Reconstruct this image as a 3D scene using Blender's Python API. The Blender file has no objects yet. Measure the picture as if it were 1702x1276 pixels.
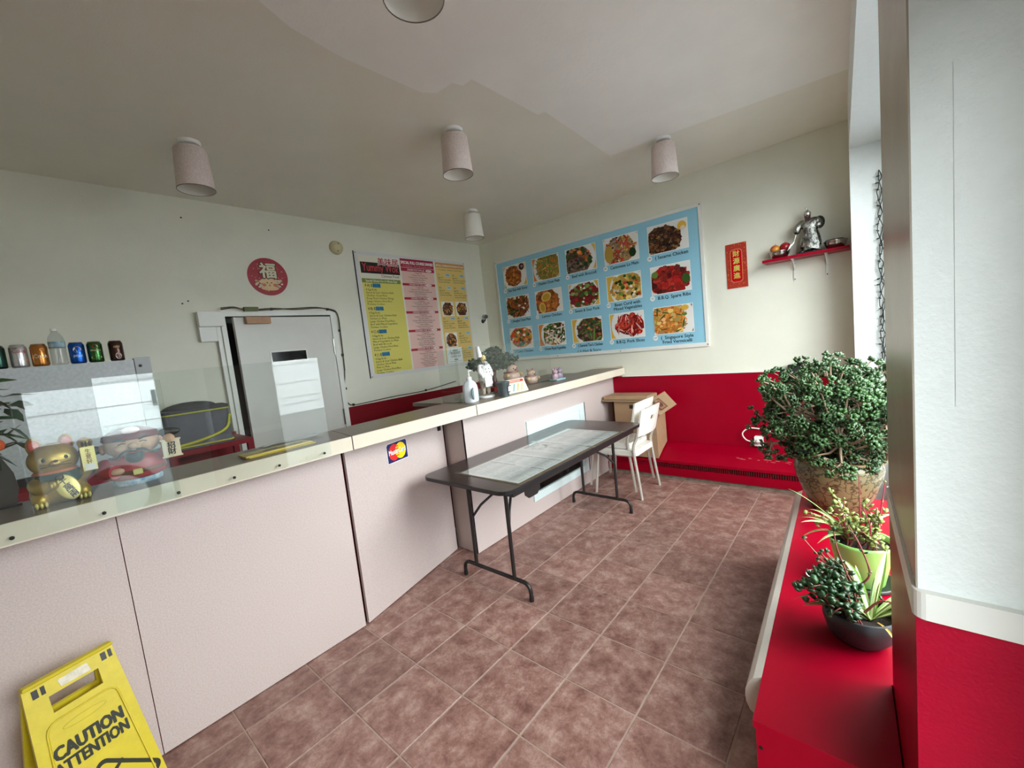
import bpy, bmesh, math, random
from mathutils import Vector, Matrix, Quaternion, noise as mnoise

scene = bpy.context.scene
col = scene.collection
PI = math.pi

# ------------------------------------------------------------------ camera
cam_data = bpy.data.cameras.new('camera')
cam_data.sensor_fit = 'HORIZONTAL'
cam_data.sensor_width = 36.0
cam_data.lens = 683.5 / 1702 * 36.0
cam_data.clip_start = 0.02
cam = bpy.data.objects.new('camera', cam_data)
col.objects.link(cam)
RW = ((0.75714525, 0.64435997, -0.10738391), (0.02059603, 0.14075616, 0.98983004), (0.6529218, -0.75165679, 0.09330161))
m4 = Matrix(((RW[0][0], RW[1][0], RW[2][0], 0.0), (RW[0][1], RW[1][1], RW[2][1], 0.0), (RW[0][2], RW[1][2], RW[2][2], 1.52), (0, 0, 0, 1)))
cam.matrix_world = m4
scene.camera = cam

# ------------------------------------------------------------------ sky (bright overcast day) and exposure
world = bpy.data.worlds.new('overcast_sky')
scene.world = world
world.use_nodes = True
wn = world.node_tree.nodes
wn.clear()
w_out = wn.new('ShaderNodeOutputWorld')
w_bg = wn.new('ShaderNodeBackground')
w_bg.inputs['Color'].default_value = (0.93, 0.97, 1.0, 1)
w_bg.inputs['Strength'].default_value = 6.0
world.node_tree.links.new(w_bg.outputs[0], w_out.inputs[0])
vs = scene.view_settings
vs.view_transform = 'Standard'
vs.look = 'None'
vs.gamma = 1.0
vs.use_curve_mapping = False
vs.exposure = 1.52
scene.cycles.use_denoising = True
scene.cycles.max_bounces = 14
scene.cycles.diffuse_bounces = 8
scene.cycles.glossy_bounces = 6
scene.cycles.transparent_max_bounces = 24
scene.cycles.caustics_reflective = False
scene.cycles.caustics_refractive = False


def portal(name, loc, rot, sx, sy):
    L = bpy.data.lights.new(name, 'AREA')
    L.shape = 'RECTANGLE'
    L.size, L.size_y = sx, sy
    L.cycles.is_portal = True
    o = bpy.data.objects.new(name, L)
    col.objects.link(o)
    o.location, o.rotation_euler = loc, rot
    return o


# ------------------------------------------------------------------ helpers: materials
def lin(c):
    return tuple((v / 12.92 if v <= 0.04045 else ((v + 0.055) / 1.055) ** 2.4) for v in c)


def s8(r, g, b):
    return lin((r / 255, g / 255, b / 255))


class NT:
    def __init__(self, mat):
        self.t = mat.node_tree
        self.n = self.t.nodes

    def add(self, kind, **kw):
        nd = self.n.new(kind)
        for k, v in kw.items():
            setattr(nd, k, v)
        return nd

    def link(self, a, b):
        self.t.links.new(a, b)


def mat(name, color, rough=0.5, metal=0.0, vary=0.0, scale=8.0, detail=4.0, bump=0.0, bscale=60.0, color2=None,
        spec=0.5, trans=0.0, objvar=0.0, coat=0.0, rvary=0.0):
    """Principled material with optional noise-driven colour variation, bump and per-object variation."""
    m = bpy.data.materials.new(name)
    m.use_nodes = True
    T = NT(m)
    p = T.n['Principled BSDF']
    c4 = (*color, 1)
    p.inputs['Base Color'].default_value = c4
    p.inputs['Roughness'].default_value = rough
    p.inputs['Metallic'].default_value = metal
    p.inputs['Specular IOR Level'].default_value = spec
    p.inputs['Coat Weight'].default_value = coat
    if trans:
        p.inputs['Transmission Weight'].default_value = trans
    co = T.add('ShaderNodeTexCoord')
    out = None
    if vary or color2:
        nz = T.add('ShaderNodeTexNoise')
        nz.inputs['Scale'].default_value = scale
        nz.inputs['Detail'].default_value = detail
        nz.inputs['Roughness'].default_value = 0.62
        T.link(co.outputs['Object'], nz.inputs['Vector'])
        rp = T.add('ShaderNodeValToRGB')
        rp.color_ramp.elements[0].position = 0.33
        rp.color_ramp.elements[1].position = 0.67
        a = color2 if color2 else tuple(v * (1 - vary) for v in color)
        b = color if color2 else tuple(min(1, v * (1 + vary)) for v in color)
        rp.color_ramp.elements[0].color = (*a, 1)
        rp.color_ramp.elements[1].color = (*b, 1)
        T.link(nz.outputs['Fac'], rp.inputs['Fac'])
        out = rp.outputs['Color']
        if rvary:
            mr = T.add('ShaderNodeMapRange')
            mr.inputs['To Min'].default_value = max(0.02, rough - rvary)
            mr.inputs['To Max'].default_value = min(1, rough + rvary)
            T.link(nz.outputs['Fac'], mr.inputs['Value'])
            T.link(mr.outputs[0], p.inputs['Roughness'])
    if objvar:
        oi = T.add('ShaderNodeObjectInfo')
        mr = T.add('ShaderNodeMapRange')
        mr.inputs['To Min'].default_value = 1 - objvar
        mr.inputs['To Max'].default_value = 1 + objvar
        T.link(oi.outputs['Random'], mr.inputs['Value'])
        mx = T.add('ShaderNodeVectorMath', operation='SCALE')
        if out:
            T.link(out, mx.inputs[0])
        else:
            mx.inputs[0].default_value = color
        T.link(mr.outputs[0], mx.inputs['Scale'])
        out = mx.outputs[0]
    if out:
        T.link(out, p.inputs['Base Color'])
    if bump:
        n2 = T.add('ShaderNodeTexNoise')
        n2.inputs['Scale'].default_value = bscale
        n2.inputs['Detail'].default_value = 3
        T.link(co.outputs['Object'], n2.inputs['Vector'])
        b = T.add('ShaderNodeBump')
        b.inputs['Strength'].default_value = bump
        b.inputs['Distance'].default_value = 0.004
        T.link(n2.outputs['Fac'], b.inputs['Height'])
        T.link(b.outputs[0], p.inputs['Normal'])
    return m


def sheet_mat(name, tint=(1, 1, 1), ior=1.5, rough=0.0, haze=0.0):
    """Clear sheet (pane or plastic): transparent body, Fresnel reflection on its faces."""
    m = bpy.data.materials.new(name)
    m.use_nodes = True
    T = NT(m)
    T.n.clear()
    o = T.add('ShaderNodeOutputMaterial')
    tr = T.add('ShaderNodeBsdfTransparent')
    tr.inputs[0].default_value = (*tint, 1)
    gl = T.add('ShaderNodeBsdfGlossy')
    gl.inputs['Roughness'].default_value = rough
    lw = T.add('ShaderNodeLayerWeight')            # Schlick reflectance, the same on both faces of the sheet
    lw.inputs['Blend'].default_value = 0.5
    pw = T.add('ShaderNodeMath', operation='POWER')
    pw.inputs[1].default_value = 5.0
    T.link(lw.outputs['Facing'], pw.inputs[0])
    r0 = ((ior - 1) / (ior + 1)) ** 2
    fr = T.add('ShaderNodeMath', operation='MULTIPLY_ADD')
    fr.inputs[1].default_value = 1 - r0
    fr.inputs[2].default_value = r0
    T.link(pw.outputs[0], fr.inputs[0])
    mx = T.add('ShaderNodeMixShader')
    T.link(fr.outputs[0], mx.inputs[0])
    T.link(tr.outputs[0], mx.inputs[1])
    T.link(gl.outputs[0], mx.inputs[2])
    if haze:
        df = T.add('ShaderNodeBsdfDiffuse')
        df.inputs[0].default_value = (0.8, 0.8, 0.8, 1)
        m2 = T.add('ShaderNodeMixShader')
        m2.inputs[0].default_value = haze
        T.link(mx.outputs[0], m2.inputs[1])
        T.link(df.outputs[0], m2.inputs[2])
        T.link(m2.outputs[0], o.inputs[0])
    else:
        T.link(mx.outputs[0], o.inputs[0])
    return m


def print_mat(name, rough=0.35, spec=0.4):
    """Flat print: colours come from the printed shapes' colour attribute."""
    m = bpy.data.materials.new(name)
    m.use_nodes = True
    T = NT(m)
    p = T.n['Principled BSDF']
    p.inputs['Roughness'].default_value = rough
    p.inputs['Specular IOR Level'].default_value = spec
    a = T.add('ShaderNodeVertexColor')
    a.layer_name = 'ink'
    T.link(a.outputs['Color'], p.inputs['Base Color'])
    return m


# ------------------------------------------------------------------ helpers: meshes
class MB:
    """Collects faces with material slots / ink colours and links them as ONE mesh object."""

    def __init__(self):
        self.v, self.f, self.m, self.c, self.sm = [], [], [], [], []

    def face(self, pts, mi=0, ink=(1, 1, 1), smooth=False):
        b = len(self.v)
        self.v += [tuple(p) for p in pts]
        self.f.append(tuple(range(b, b + len(pts))))
        self.m.append(mi)
        self.c.append(ink)
        self.sm.append(smooth)

    def mesh(self, verts, faces, mi=0, ink=(1, 1, 1), smooth=False, M=None):
        b = len(self.v)
        if M is not None:
            verts = [M @ Vector(v) for v in verts]
        self.v += [tuple(v) for v in verts]
        for f in faces:
            self.f.append(tuple(i + b for i in f))
            self.m.append(mi)
            self.c.append(ink)
            self.sm.append(smooth)
        return self

    def box(self, x0, x1, y0, y1, z0, z1, mi=0, ink=(1, 1, 1), M=None, ch=0.0):
        if ch:
            pts = []
            for z, i in ((z0, ch), (z0 + ch, 0), (z1 - ch, 0), (z1, ch)):
                pts += [(x0 + i, y0 + i, z), (x1 - i, y0 + i, z), (x1 - i, y1 - i, z), (x0 + i, y1 - i, z)]
            fs = [(3, 2, 1, 0), (12, 13, 14, 15)]
            for k in range(3):
                for j in range(4):
                    a, b_ = k * 4 + j, k * 4 + (j + 1) % 4
                    fs.append((a, b_, b_ + 4, a + 4))
            return self.mesh(pts, fs, mi, ink, False, M)
        v = [(x0, y0, z0), (x1, y0, z0), (x1, y1, z0), (x0, y1, z0), (x0, y0, z1), (x1, y0, z1), (x1, y1, z1), (x0, y1, z1)]
        f = [(3, 2, 1, 0), (4, 5, 6, 7), (0, 1, 5, 4), (1, 2, 6, 5), (2, 3, 7, 6), (3, 0, 4, 7)]
        return self.mesh(v, f, mi, ink, False, M)

    def prism(self, poly, z0, z1, mi=0, ink=(1, 1, 1), M=None, smooth=False):
        """poly: counter-clockwise (x, y) outline extruded in z."""
        n = len(poly)
        v = [(x, y, z0) for x, y in poly] + [(x, y, z1) for x, y in poly]
        f = [tuple(reversed(range(n))), tuple(range(n, 2 * n))]
        b = len(self.f)
        self.mesh(v, f, mi, ink, False, M)
        return self.mesh(v, [(i, (i + 1) % n, n + (i + 1) % n, n + i) for i in range(n)], mi, ink, smooth, M)

    def lathe(self, prof, seg=24, mi=0, ink=(1, 1, 1), M=None, smooth=True, cap0=True, cap1=True, sx=1.0, sy=1.0):
        """prof: (radius, z) from bottom to top."""
        v, f = [], []
        for r, z in prof:
            for k in range(seg):
                a = 2 * PI * k / seg
                v.append((r * math.cos(a) * sx, r * math.sin(a) * sy, z))
        for i in range(len(prof) - 1):
            for k in range(seg):
                k2 = (k + 1) % seg
                f.append((i * seg + k, i * seg + k2, (i + 1) * seg + k2, (i + 1) * seg + k))
        self.mesh(v, f, mi, ink, smooth, M)
        if cap0 and prof[0][0] > 1e-5:
            self.mesh(v[:seg], [tuple(reversed(range(seg)))], mi, ink, False, M)
        if cap1 and prof[-1][0] > 1e-5:
            self.mesh(v[-seg:], [tuple(range(seg))], mi, ink, False, M)
        return self

    def ball(self, c, r, seg=16, rings=10, mi=0, ink=(1, 1, 1), M=None):
        """c centre, r radius or (rx, ry, rz)."""
        rx, ry, rz = (r, r, r) if not hasattr(r, '__len__') else r
        v = [(0, 0, -1)]
        for i in range(1, rings):
            t = -PI / 2 + PI * i / rings
            for k in range(seg):
                a = 2 * PI * k / seg
                v.append((math.cos(t) * math.cos(a), math.cos(t) * math.sin(a), math.sin(t)))
        v.append((0, 0, 1))
        f = []
        for k in range(seg):
            f.append((0, 1 + (k + 1) % seg, 1 + k))
        for i in range(rings - 2):
            for k in range(seg):
                a, b = 1 + i * seg + k, 1 + i * seg + (k + 1) % seg
                f.append((a, b, b + seg, a + seg))
        L = len(v) - 1
        for k in range(seg):
            f.append((1 + (rings - 2) * seg + k, 1 + (rings - 2) * seg + (k + 1) % seg, L))
        v = [(c[0] + p[0] * rx, c[1] + p[1] * ry, c[2] + p[2] * rz) for p in v]
        return self.mesh(v, f, mi, ink, True, M)

    def tube(self, pts, r, seg=8, mi=0, ink=(1, 1, 1), closed=False, cap=True, M=None):
        """Round bar along pts; r a number or one radius per point."""
        pts = [Vector(p) for p in pts]
        n = len(pts)
        rs = r if hasattr(r, '__len__') else [r] * n
        v, f = [], []
        up = None
        for i, p in enumerate(pts):
            if closed:
                d = (pts[(i + 1) % n] - pts[i - 1]).normalized()
            else:
                d = (pts[min(i + 1, n - 1)] - pts[max(i - 1, 0)]).normalized()
            if up is None:
                up = Vector((0, 0, 1)) if abs(d.z) < 0.9 else Vector((1, 0, 0))
            a = d.cross(up)
            if a.length < 1e-5:
                a = d.cross(Vector((0.3, 1, 0.2)))
            a.normalize()
            b = a.cross(d).normalized()
            up = b
            for k in range(seg):
                t = 2 * PI * k / seg
                v.append(tuple(p + (a * math.cos(t) + b * math.sin(t)) * rs[i]))
        for i in range(n - 1 + (1 if closed else 0)):
            j = (i + 1) % n
            for k in range(seg):
                k2 = (k + 1) % seg
                f.append((i * seg + k2, i * seg + k, j * seg + k, j * seg + k2))
        self.mesh(v, f, mi, ink, True, M)
        if cap and not closed:
            self.mesh(v[:seg], [tuple(range(seg))], mi, ink, False, M)
            self.mesh(v[-seg:], [tuple(reversed(range(seg)))], mi, ink, False, M)
        return self

    def build(self, name, mats, parent=None, loc=None, rot=None, kind=None):
        me = bpy.data.meshes.new(name)
        me.from_pydata(self.v, [], self.f)
        mats = mats if isinstance(mats, (list, tuple)) else [mats]
        for m in mats:
            me.materials.append(m)
        me.polygons.foreach_set('material_index', self.m)
        me.polygons.foreach_set('use_smooth', self.sm)
        if any(c != (1, 1, 1) for c in self.c):
            at = me.color_attributes.new('ink', 'FLOAT_COLOR', 'CORNER')
            buf = []
            for f, c in zip(self.f, self.c):
                buf += [c[0], c[1], c[2], 1.0] * len(f)
            at.data.foreach_set('color', buf)
        me.update()
        o = bpy.data.objects.new(name, me)
        col.objects.link(o)
        if parent is not None:
            o.parent = parent
        if loc:
            o.location = loc
        if rot:
            o.rotation_euler = rot
        if kind:
            o['kind'] = kind
        return o


def arc(cx, cy, r, a0, a1, n):
    return [(cx + r * math.cos(math.radians(a0 + (a1 - a0) * i / n)), cy + r * math.sin(math.radians(a0 + (a1 - a0) * i / n))) for i in range(n + 1)]


def rrect(x0, x1, y0, y1, r, n=5):
    return arc(x1 - r, y0 + r, r, -90, 0, n) + arc(x1 - r, y1 - r, r, 0, 90, n) + arc(x0 + r, y1 - r, r, 90, 180, n) + arc(x0 + r, y0 + r, r, 180, 270, n)


def bez(p0, p1, p2, n=8):
    p0, p1, p2 = Vector(p0), Vector(p1), Vector(p2)
    return [p0 * (1 - t) ** 2 + p1 * 2 * t * (1 - t) + p2 * t * t for t in (i / n for i in range(n + 1))]


def smooth_path(pts, n=5):
    """Catmull-Rom through pts."""
    P = [Vector(p) for p in pts]
    P = [P[0] * 2 - P[1]] + P + [P[-1] * 2 - P[-2]]
    out = []
    for i in range(1, len(P) - 2):
        for k in range(n):
            t = k / n
            a, b, c, d = P[i - 1], P[i], P[i + 1], P[i + 2]
            out.append(0.5 * ((2 * b) + (c - a) * t + (2 * a - 5 * b + 4 * c - d) * t * t + (3 * b - a - 3 * c + d) * t ** 3))
    out.append(P[-2])
    return out


def tag(o, label=None, cat=None, group=None, kind=None):
    if label:
        o['label'] = label
    if cat:
        o['category'] = cat
    if group:
        o['group'] = group
    if kind:
        o['kind'] = kind
    return o


def thing(name, label, cat, loc=(0, 0, 0), rz=0.0, group=None):
    o = bpy.data.objects.new(name, None)
    o.empty_display_size = 0.05
    col.objects.link(o)
    o.location = loc
    o.rotation_euler = (0, 0, rz)
    return tag(o, label, cat, group)


def copy_tree(o, parent=None):
    c = o.copy()
    col.objects.link(c)
    c.parent = parent
    for ch in [q for q in o.children]:
        copy_tree(ch, c)
    return c


_tc = {}


def text2d(s, size=1.0, bold=0.0, res=2):
    """Outline text as flat (verts, faces, width), baseline at 0, left at 0."""
    k = (s, bold, res)
    if k not in _tc:
        cu = bpy.data.curves.new('lettering', 'FONT')
        cu.body = s
        cu.size = 1.0
        cu.resolution_u = res
        cu.offset = bold
        ob = bpy.data.objects.new('lettering', cu)
        me = bpy.data.meshes.new_from_object(ob)
        vs_ = [tuple(v.co[:2]) for v in me.vertices]
        fs_ = [tuple(p.vertices) for p in me.polygons]
        bpy.data.meshes.remove(me)
        bpy.data.objects.remove(ob)
        bpy.data.curves.remove(cu)
        if vs_:
            x0 = min(v[0] for v in vs_)
            x1 = max(v[0] for v in vs_)
        else:
            x0 = x1 = 0
        _tc[k] = ([(v[0] - x0, v[1]) for v in vs_], fs_, x1 - x0)
    v, f, w = _tc[k]
    return [(a * size, b * size) for a, b in v], f, w * size


class Sheet:
    """A flat printed sheet in a plane: origin o, unit axes u (right) and v (up); each shape lies a hair above the last."""

    def __init__(self, o, u, v, step=0.00004):
        self.o, self.u, self.vv = Vector(o), Vector(u).normalized(), Vector(v).normalized()
        self.n = self.u.cross(self.vv).normalized()
        self.h = 0.0
        self.step = step
        self.mb = MB()

    def P(self, x, y):
        return self.o + self.u * x + self.vv * y + self.n * self.h

    def poly(self, pts, ink):
        self.h += self.step
        if len(pts) >= 3:
            self.mb.face([self.P(*p) for p in pts], 0, ink)

    def rect(self, x0, y0, x1, y1, ink):
        self.poly([(x0, y0), (x1, y0), (x1, y1), (x0, y1)], ink)

    def ell(self, cx, cy, rx, ry, ink, n=20, clip=None, rot=0):
        ca, sa = math.cos(rot), math.sin(rot)
        p = []
        for i in range(n):
            a, b = rx * math.cos(2 * PI * i / n), ry * math.sin(2 * PI * i / n)
            p.append((cx + a * ca - b * sa, cy + a * sa + b * ca))
        if clip:
            p = clip_poly(p, clip)
        self.poly(p, ink)

    def text(self, s, x, y, size, ink, align='L', bold=0.0, width=None, res=2, rot=0.0, maxw=None):
        v, f, w = text2d(s, size, 0.0, res)
        k = 1.0
        if maxw and w > maxw:
            width = maxw
        if width and w > 0:
            k = width / w
            w = width
        dx = {'L': 0, 'C': -w / 2, 'R': -w}[align]
        self.h += self.step
        ca, sa = math.cos(rot), math.sin(rot)
        b_ = bold * size
        offs = [(0, 0)] if not bold else [(-b_, 0), (b_, 0), (0, b_ * 0.8), (0, -b_ * 0.8)]
        if bold > 0.03:
            offs += [(-b_ * 0.7, -b_ * 0.6), (b_ * 0.7, -b_ * 0.6), (-b_ * 0.7, b_ * 0.6), (b_ * 0.7, b_ * 0.6)]
        for (ox, oy) in offs:                      # heavier strokes: the same word struck a few times
            self.h += 0.000015
            self.mb.mesh([self.P(x + (a * k + dx + ox) * ca - (b + oy) * sa, y + (a * k + dx + ox) * sa + (b + oy) * ca) for a, b in v], f, 0, ink)

    def build(self, name, m, parent=None):
        return self.mb.build(name, m, parent)


def clip_poly(p, r):
    x0, y0, x1, y1 = r
    for ax, lim, sg in ((0, x0, 1), (0, x1, -1), (1, y0, 1), (1, y1, -1)):
        out = []
        for i in range(len(p)):
            a, b = p[i - 1], p[i]
            ia, ib = (a[ax] - lim) * sg >= 0, (b[ax] - lim) * sg >= 0
            if ia != ib:
                t = (lim - a[ax]) / (b[ax] - a[ax])
                out.append((a[0] + (b[0] - a[0]) * t, a[1] + (b[1] - a[1]) * t))
            if ib:
                out.append(b)
        p = out
        if len(p) < 3:
            return []
    return p


# ------------------------------------------------------------------ materials of the place
M = {}
M['wall'] = mat('painted_wall', s8(225, 224, 209), 0.55, vary=0.03, scale=2.5, bump=0.25, bscale=180)
M['ceil'] = mat('ceiling_paint', s8(238, 234, 221), 0.34, vary=0.03, scale=1.5, bump=0.15, bscale=120)
M['ceilpatch'] = mat('ceiling_fresh_paint', s8(248, 246, 241), 0.36, vary=0.03, scale=2, bump=0.35, bscale=40)
M['rough_white'] = mat('textured_white_paint', s8(226, 231, 229), 0.5, vary=0.02, scale=30, bump=0.35, bscale=150)
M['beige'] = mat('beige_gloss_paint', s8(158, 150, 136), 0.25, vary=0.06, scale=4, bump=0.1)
M['red'] = mat('red_gloss_paint', s8(148, 0, 30), 0.36, vary=0.04, scale=5, bump=0.1, bscale=50, rvary=0.06, spec=0.14)
M['redrough'] = mat('red_textured_paint', s8(168, 4, 42), 0.45, vary=0.08, scale=6, bump=0.35, bscale=150, spec=0.15)
M['darkred'] = mat('dark_red_paint', s8(124, 10, 24), 0.45, vary=0.06, spec=0.2)
M['trimwhite'] = mat('white_trim', s8(226, 226, 220), 0.4, vary=0.03, scale=6)
M['tile'] = None
M['grout'] = mat('grout', s8(164, 142, 128), 0.85, vary=0.12, scale=9)
M['floor_plain'] = mat('service_floor', s8(96, 84, 76), 0.6, vary=0.1)
M['laminate'] = mat('pink_speckled_laminate', s8(208, 193, 189), 0.42, color2=s8(193, 177, 173), scale=170, detail=2, bump=0.05, bscale=200)
M['cream'] = mat('cream_edge', s8(220, 210, 190), 0.4, vary=0.03, scale=5)
M['taupe'] = mat('taupe_countertop', s8(122, 108, 94), 0.3, vary=0.08, scale=14)
M['black'] = mat('black_plastic', s8(22, 22, 24), 0.4)
M['darkmetal'] = mat('dark_brown_metal', s8(44, 40, 40), 0.35, metal=0.3, vary=0.1, scale=20)
M['woodtop'] = mat('dark_woodgrain_top', s8(54, 42, 38), 0.24, color2=s8(42, 32, 29), scale=26, detail=6, spec=0.6)
M['chrome'] = mat('brushed_chrome', s8(196, 194, 188), 0.22, metal=1.0)
M['alu'] = mat('aluminium', s8(190, 192, 194), 0.35, metal=0.8)
M['silver'] = mat('silver_plated', s8(206, 206, 202), 0.2, metal=1.0, bump=1.0, bscale=170)
M['whiteplastic'] = mat('worn_white_plastic', s8(234, 231, 222), 0.4, vary=0.05, scale=14)
M['white'] = mat('white_gloss', s8(238, 238, 236), 0.3)
M['bluewhite'] = mat('white_frame_paint', s8(220, 236, 236), 0.3)
M['card'] = mat('cardboard', s8(168, 136, 104), 0.75, vary=0.06, scale=12)
M['card2'] = mat('cardboard_inside', s8(150, 126, 98), 0.8, vary=0.06, scale=12)
M['glass'] = sheet_mat('window_glass', (0.97, 0.99, 0.98))
M['plexi'] = sheet_mat('clear_acrylic', (0.955, 0.975, 0.965), ior=1.52, haze=0.003)
M['darkglass'] = mat('dark_glass', s8(16, 15, 15), 0.12, spec=0.2)
M['print'] = print_mat('printed_sheet')
M['printgloss'] = print_mat('glossy_print', 0.18, 0.5)
M['paper'] = mat('paper', s8(240, 238, 230), 0.6)
M['gold'] = mat('gold_paint', s8(190, 160, 82), 0.4, metal=0.65, vary=0.15, scale=14)
M['palegold'] = mat('pale_gold_paint', s8(226, 210, 130), 0.35, metal=0.35, vary=0.05)
M['soil'] = mat('potting_soil', s8(46, 36, 30), 0.95, vary=0.4, scale=60, bump=1.0, bscale=90)
M['leaf'] = mat('jade_leaf', s8(54, 82, 44), 0.26, vary=0.4, scale=5, objvar=0.0)
M['leafdark'] = mat('dark_green_leaf', s8(44, 78, 42), 0.3, vary=0.3, scale=30, objvar=0.3)
M['leafpale'] = mat('yellow_green_leaf', s8(124, 138, 68), 0.35, vary=0.25, scale=30, objvar=0.3)
M['bark'] = mat('pale_bark', s8(150, 128, 104), 0.7, vary=0.2, scale=40, bump=0.6)
M['stem'] = mat('red_brown_stem', s8(140, 66, 60), 0.5, vary=0.25, scale=40)
M['skin'] = mat('painted_skin_tone', s8(222, 178, 150), 0.4)
M['asphalt'] = mat('asphalt', s8(92, 94, 96), 0.9, vary=0.1, scale=3)
M['facade'] = mat('pale_facade', s8(240, 242, 244), 0.7, vary=0.03)
M['carpaint'] = mat('silver_car_paint', s8(132, 138, 144), 0.2, coat=0.5)
M['rubber'] = mat('tyre_rubber', s8(26, 26, 28), 0.8)


def tile_material():
    m = bpy.data.materials.new('mottled_floor_tile')
    m.use_nodes = True
    T = NT(m)
    p = T.n['Principled BSDF']
    co = T.add('ShaderNodeTexCoord')
    oi = T.add('ShaderNodeObjectInfo')
    off = T.add('ShaderNodeVectorMath', operation='SCALE')
    off.inputs[0].default_value = (13.0, 7.0, 5.0)
    T.link(oi.outputs['Random'], off.inputs['Scale'])
    ad = T.add('ShaderNodeVectorMath', operation='ADD')
    T.link(co.outputs['Object'], ad.inputs[0])
    T.link(off.outputs[0], ad.inputs[1])
    n1 = T.add('ShaderNodeTexNoise')
    n1.inputs['Scale'].default_value = 11
    n1.inputs['Detail'].default_value = 10
    n1.inputs['Roughness'].default_value = 0.8
    n1.inputs['Distortion'].default_value = 0.15
    T.link(ad.outputs[0], n1.inputs['Vector'])
    r = T.add('ShaderNodeValToRGB')
    e = r.color_ramp.elements
    e[0].position = 0.36
    e[0].color = (*s8(108, 73, 65), 1)
    e[1].position = 0.66
    e[1].color = (*s8(176, 147, 135), 1)
    k = e.new(0.5)
    k.color = (*s8(142, 105, 95), 1)
    T.link(n1.outputs['Fac'], r.inputs['Fac'])
    mr = T.add('ShaderNodeMapRange')
    mr.inputs['To Min'].default_value = 0.86
    mr.inputs['To Max'].default_value = 1.1
    T.link(oi.outputs['Random'], mr.inputs['Value'])
    sc = T.add('ShaderNodeVectorMath', operation='SCALE')
    T.link(r.outputs['Color'], sc.inputs[0])
    T.link(mr.outputs[0], sc.inputs['Scale'])
    T.link(sc.outputs[0], p.inputs['Base Color'])
    p.inputs['Roughness'].default_value = 0.42
    b = T.add('ShaderNodeBump')
    b.inputs['Strength'].default_value = 0.18
    b.inputs['Distance'].default_value = 0.002
    T.link(n1.outputs['Fac'], b.inputs['Height'])
    T.link(b.outputs[0], p.inputs['Normal'])
    return m


M['tile'] = tile_material()

# ------------------------------------------------------------------ the setting
XA, YB, ZC, YF = -4.11, 4.34, 2.965, -1.7     # left wall, back wall, ceiling, wall behind the camera


def wx(y):                                     # inner face of the (slightly skewed) window wall
    return 0.09 - 0.033 * y


def sx_(y):                                    # inner edge of the window recess head
    return 0.0757 - 0.0346 * y


floor = MB().box(XA - 0.2, 0.45, YF - 0.2, YB + 0.2, -0.12, -0.0022).build('floor', M['grout'])
tag(floor, 'floor of mottled red-brown square tiles with beige grout', 'floor', kind='structure')
PIT = 0.3315
tm = None
for i in range(-2, 8):
    for j in range(-8, 8):
        x0, y0 = -2.055 + i * 0.332, 1.700 + j * 0.330
        if x0 + 0.33 > 0.44 or y0 + 0.33 < YF or y0 > 4.2:
            continue
        if tm is None:
            h = 0.1625
            t = MB().box(-h, h, -h, h, -0.007, 0.0, ch=0.002).build('tile', M['tile'], floor)
            tm = t.data
        else:
            t = bpy.data.objects.new('tile', tm)
            col.objects.link(t)
            t.parent = floor
        rnd = random.Random(i * 31 + j)
        t.location = (x0 + 0.166, y0 + 0.165, rnd.uniform(-0.0004, 0.0004))
        t.rotation_euler = (0, 0, rnd.choice((0, PI / 2, PI, -PI / 2)))

ceiling = MB().box(XA - 0.2, 0.45, YF - 0.2, YB + 0.2, ZC, ZC + 0.15).build('ceiling', M['ceil'])
tag(ceiling, 'off-white painted ceiling with a paler repainted area', 'ceiling', kind='structure')
patch = [(-1.2, -0.6), (-1.83, 0.92), (-1.86, 1.15), (-1.84, 1.62), (-1.79, 1.69), (-1.67, 1.7), (-1.65, 1.76), (-1.58, 1.76), (-1.56, 2.33), (-1.51, 2.34), (-1.55, 3.31), (-1.23, 3.33), (-0.03, 3.47), (0.09, -0.6)]
MB().prism(list(reversed(patch)), ZC - 0.0015, ZC + 0.001).build('paint_patch', M['ceilpatch'], ceiling)

# left wall with the doorway (door opening y 1.125..2.03, z 0..2.015)
wl = MB()
wl.box(XA - 0.15, XA, YF, 1.125, 0, ZC)
wl.box(XA - 0.15, XA, 2.035, YB + 0.15, 0, ZC)
wl.box(XA - 0.15, XA, 1.125, 2.035, 2.02, ZC)
wall_left = tag(wl.build('wall_left', M['wall']), 'long off-white wall behind the counter with a door in it', 'wall', kind='structure')
MB().box(XA - 0.001, XA + 0.004, YF, 1.07, 0, 1.045).build('dado', M['darkred'], wall_left)
MB().box(XA - 0.001, XA + 0.004, 2.09, YB, 0, 1.06).build('dado', M['darkred'], wall_left)
for (y, z) in ((0.95, 2.81), (1.59, 2.80), (0.86, 2.13), (0.9, 2.15)):
    MB().lathe([(0.007, 0), (0.005, 0.004)], 10, M=Matrix.Translation((XA - 0.001, y, z)) @ Matrix.Rotation(PI / 2, 4, 'Y')).build('wall_plug', M['black'], wall_left)

wb = MB().box(XA - 0.15, 0.45, YB, YB + 0.15, 0, ZC)
wall_back = tag(wb.build('wall_back', M['wall']), 'off-white end wall with a red painted lower half', 'wall', kind='structure')
MB().box(-2.22, 0.36, YB - 0.004, YB + 0.001, 0, 1.036).build('dado', M['red'], wall_back)
MB().box(-2.1, 0.36, YB - 0.012, YB + 0.001, 1.03, 1.042).build('dado_edge', M['trimwhite'], wall_back)

wf = MB().box(XA - 0.15, 0.45, YF - 0.15, YF, 0, ZC)
tag(wf.build('wall_front', M['wall']), 'plain off-white wall opposite the red end wall', 'wall', kind='structure')


def wbox(mb, y0, y1, o0, o1, z0, z1, fx=wx, mi=0):
    p = [(fx(y0) + o0, y0), (o1, y0), (o1, y1), (fx(y1) + o0, y1)]
    mb.prism(p, z0, z1, mi)


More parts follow.
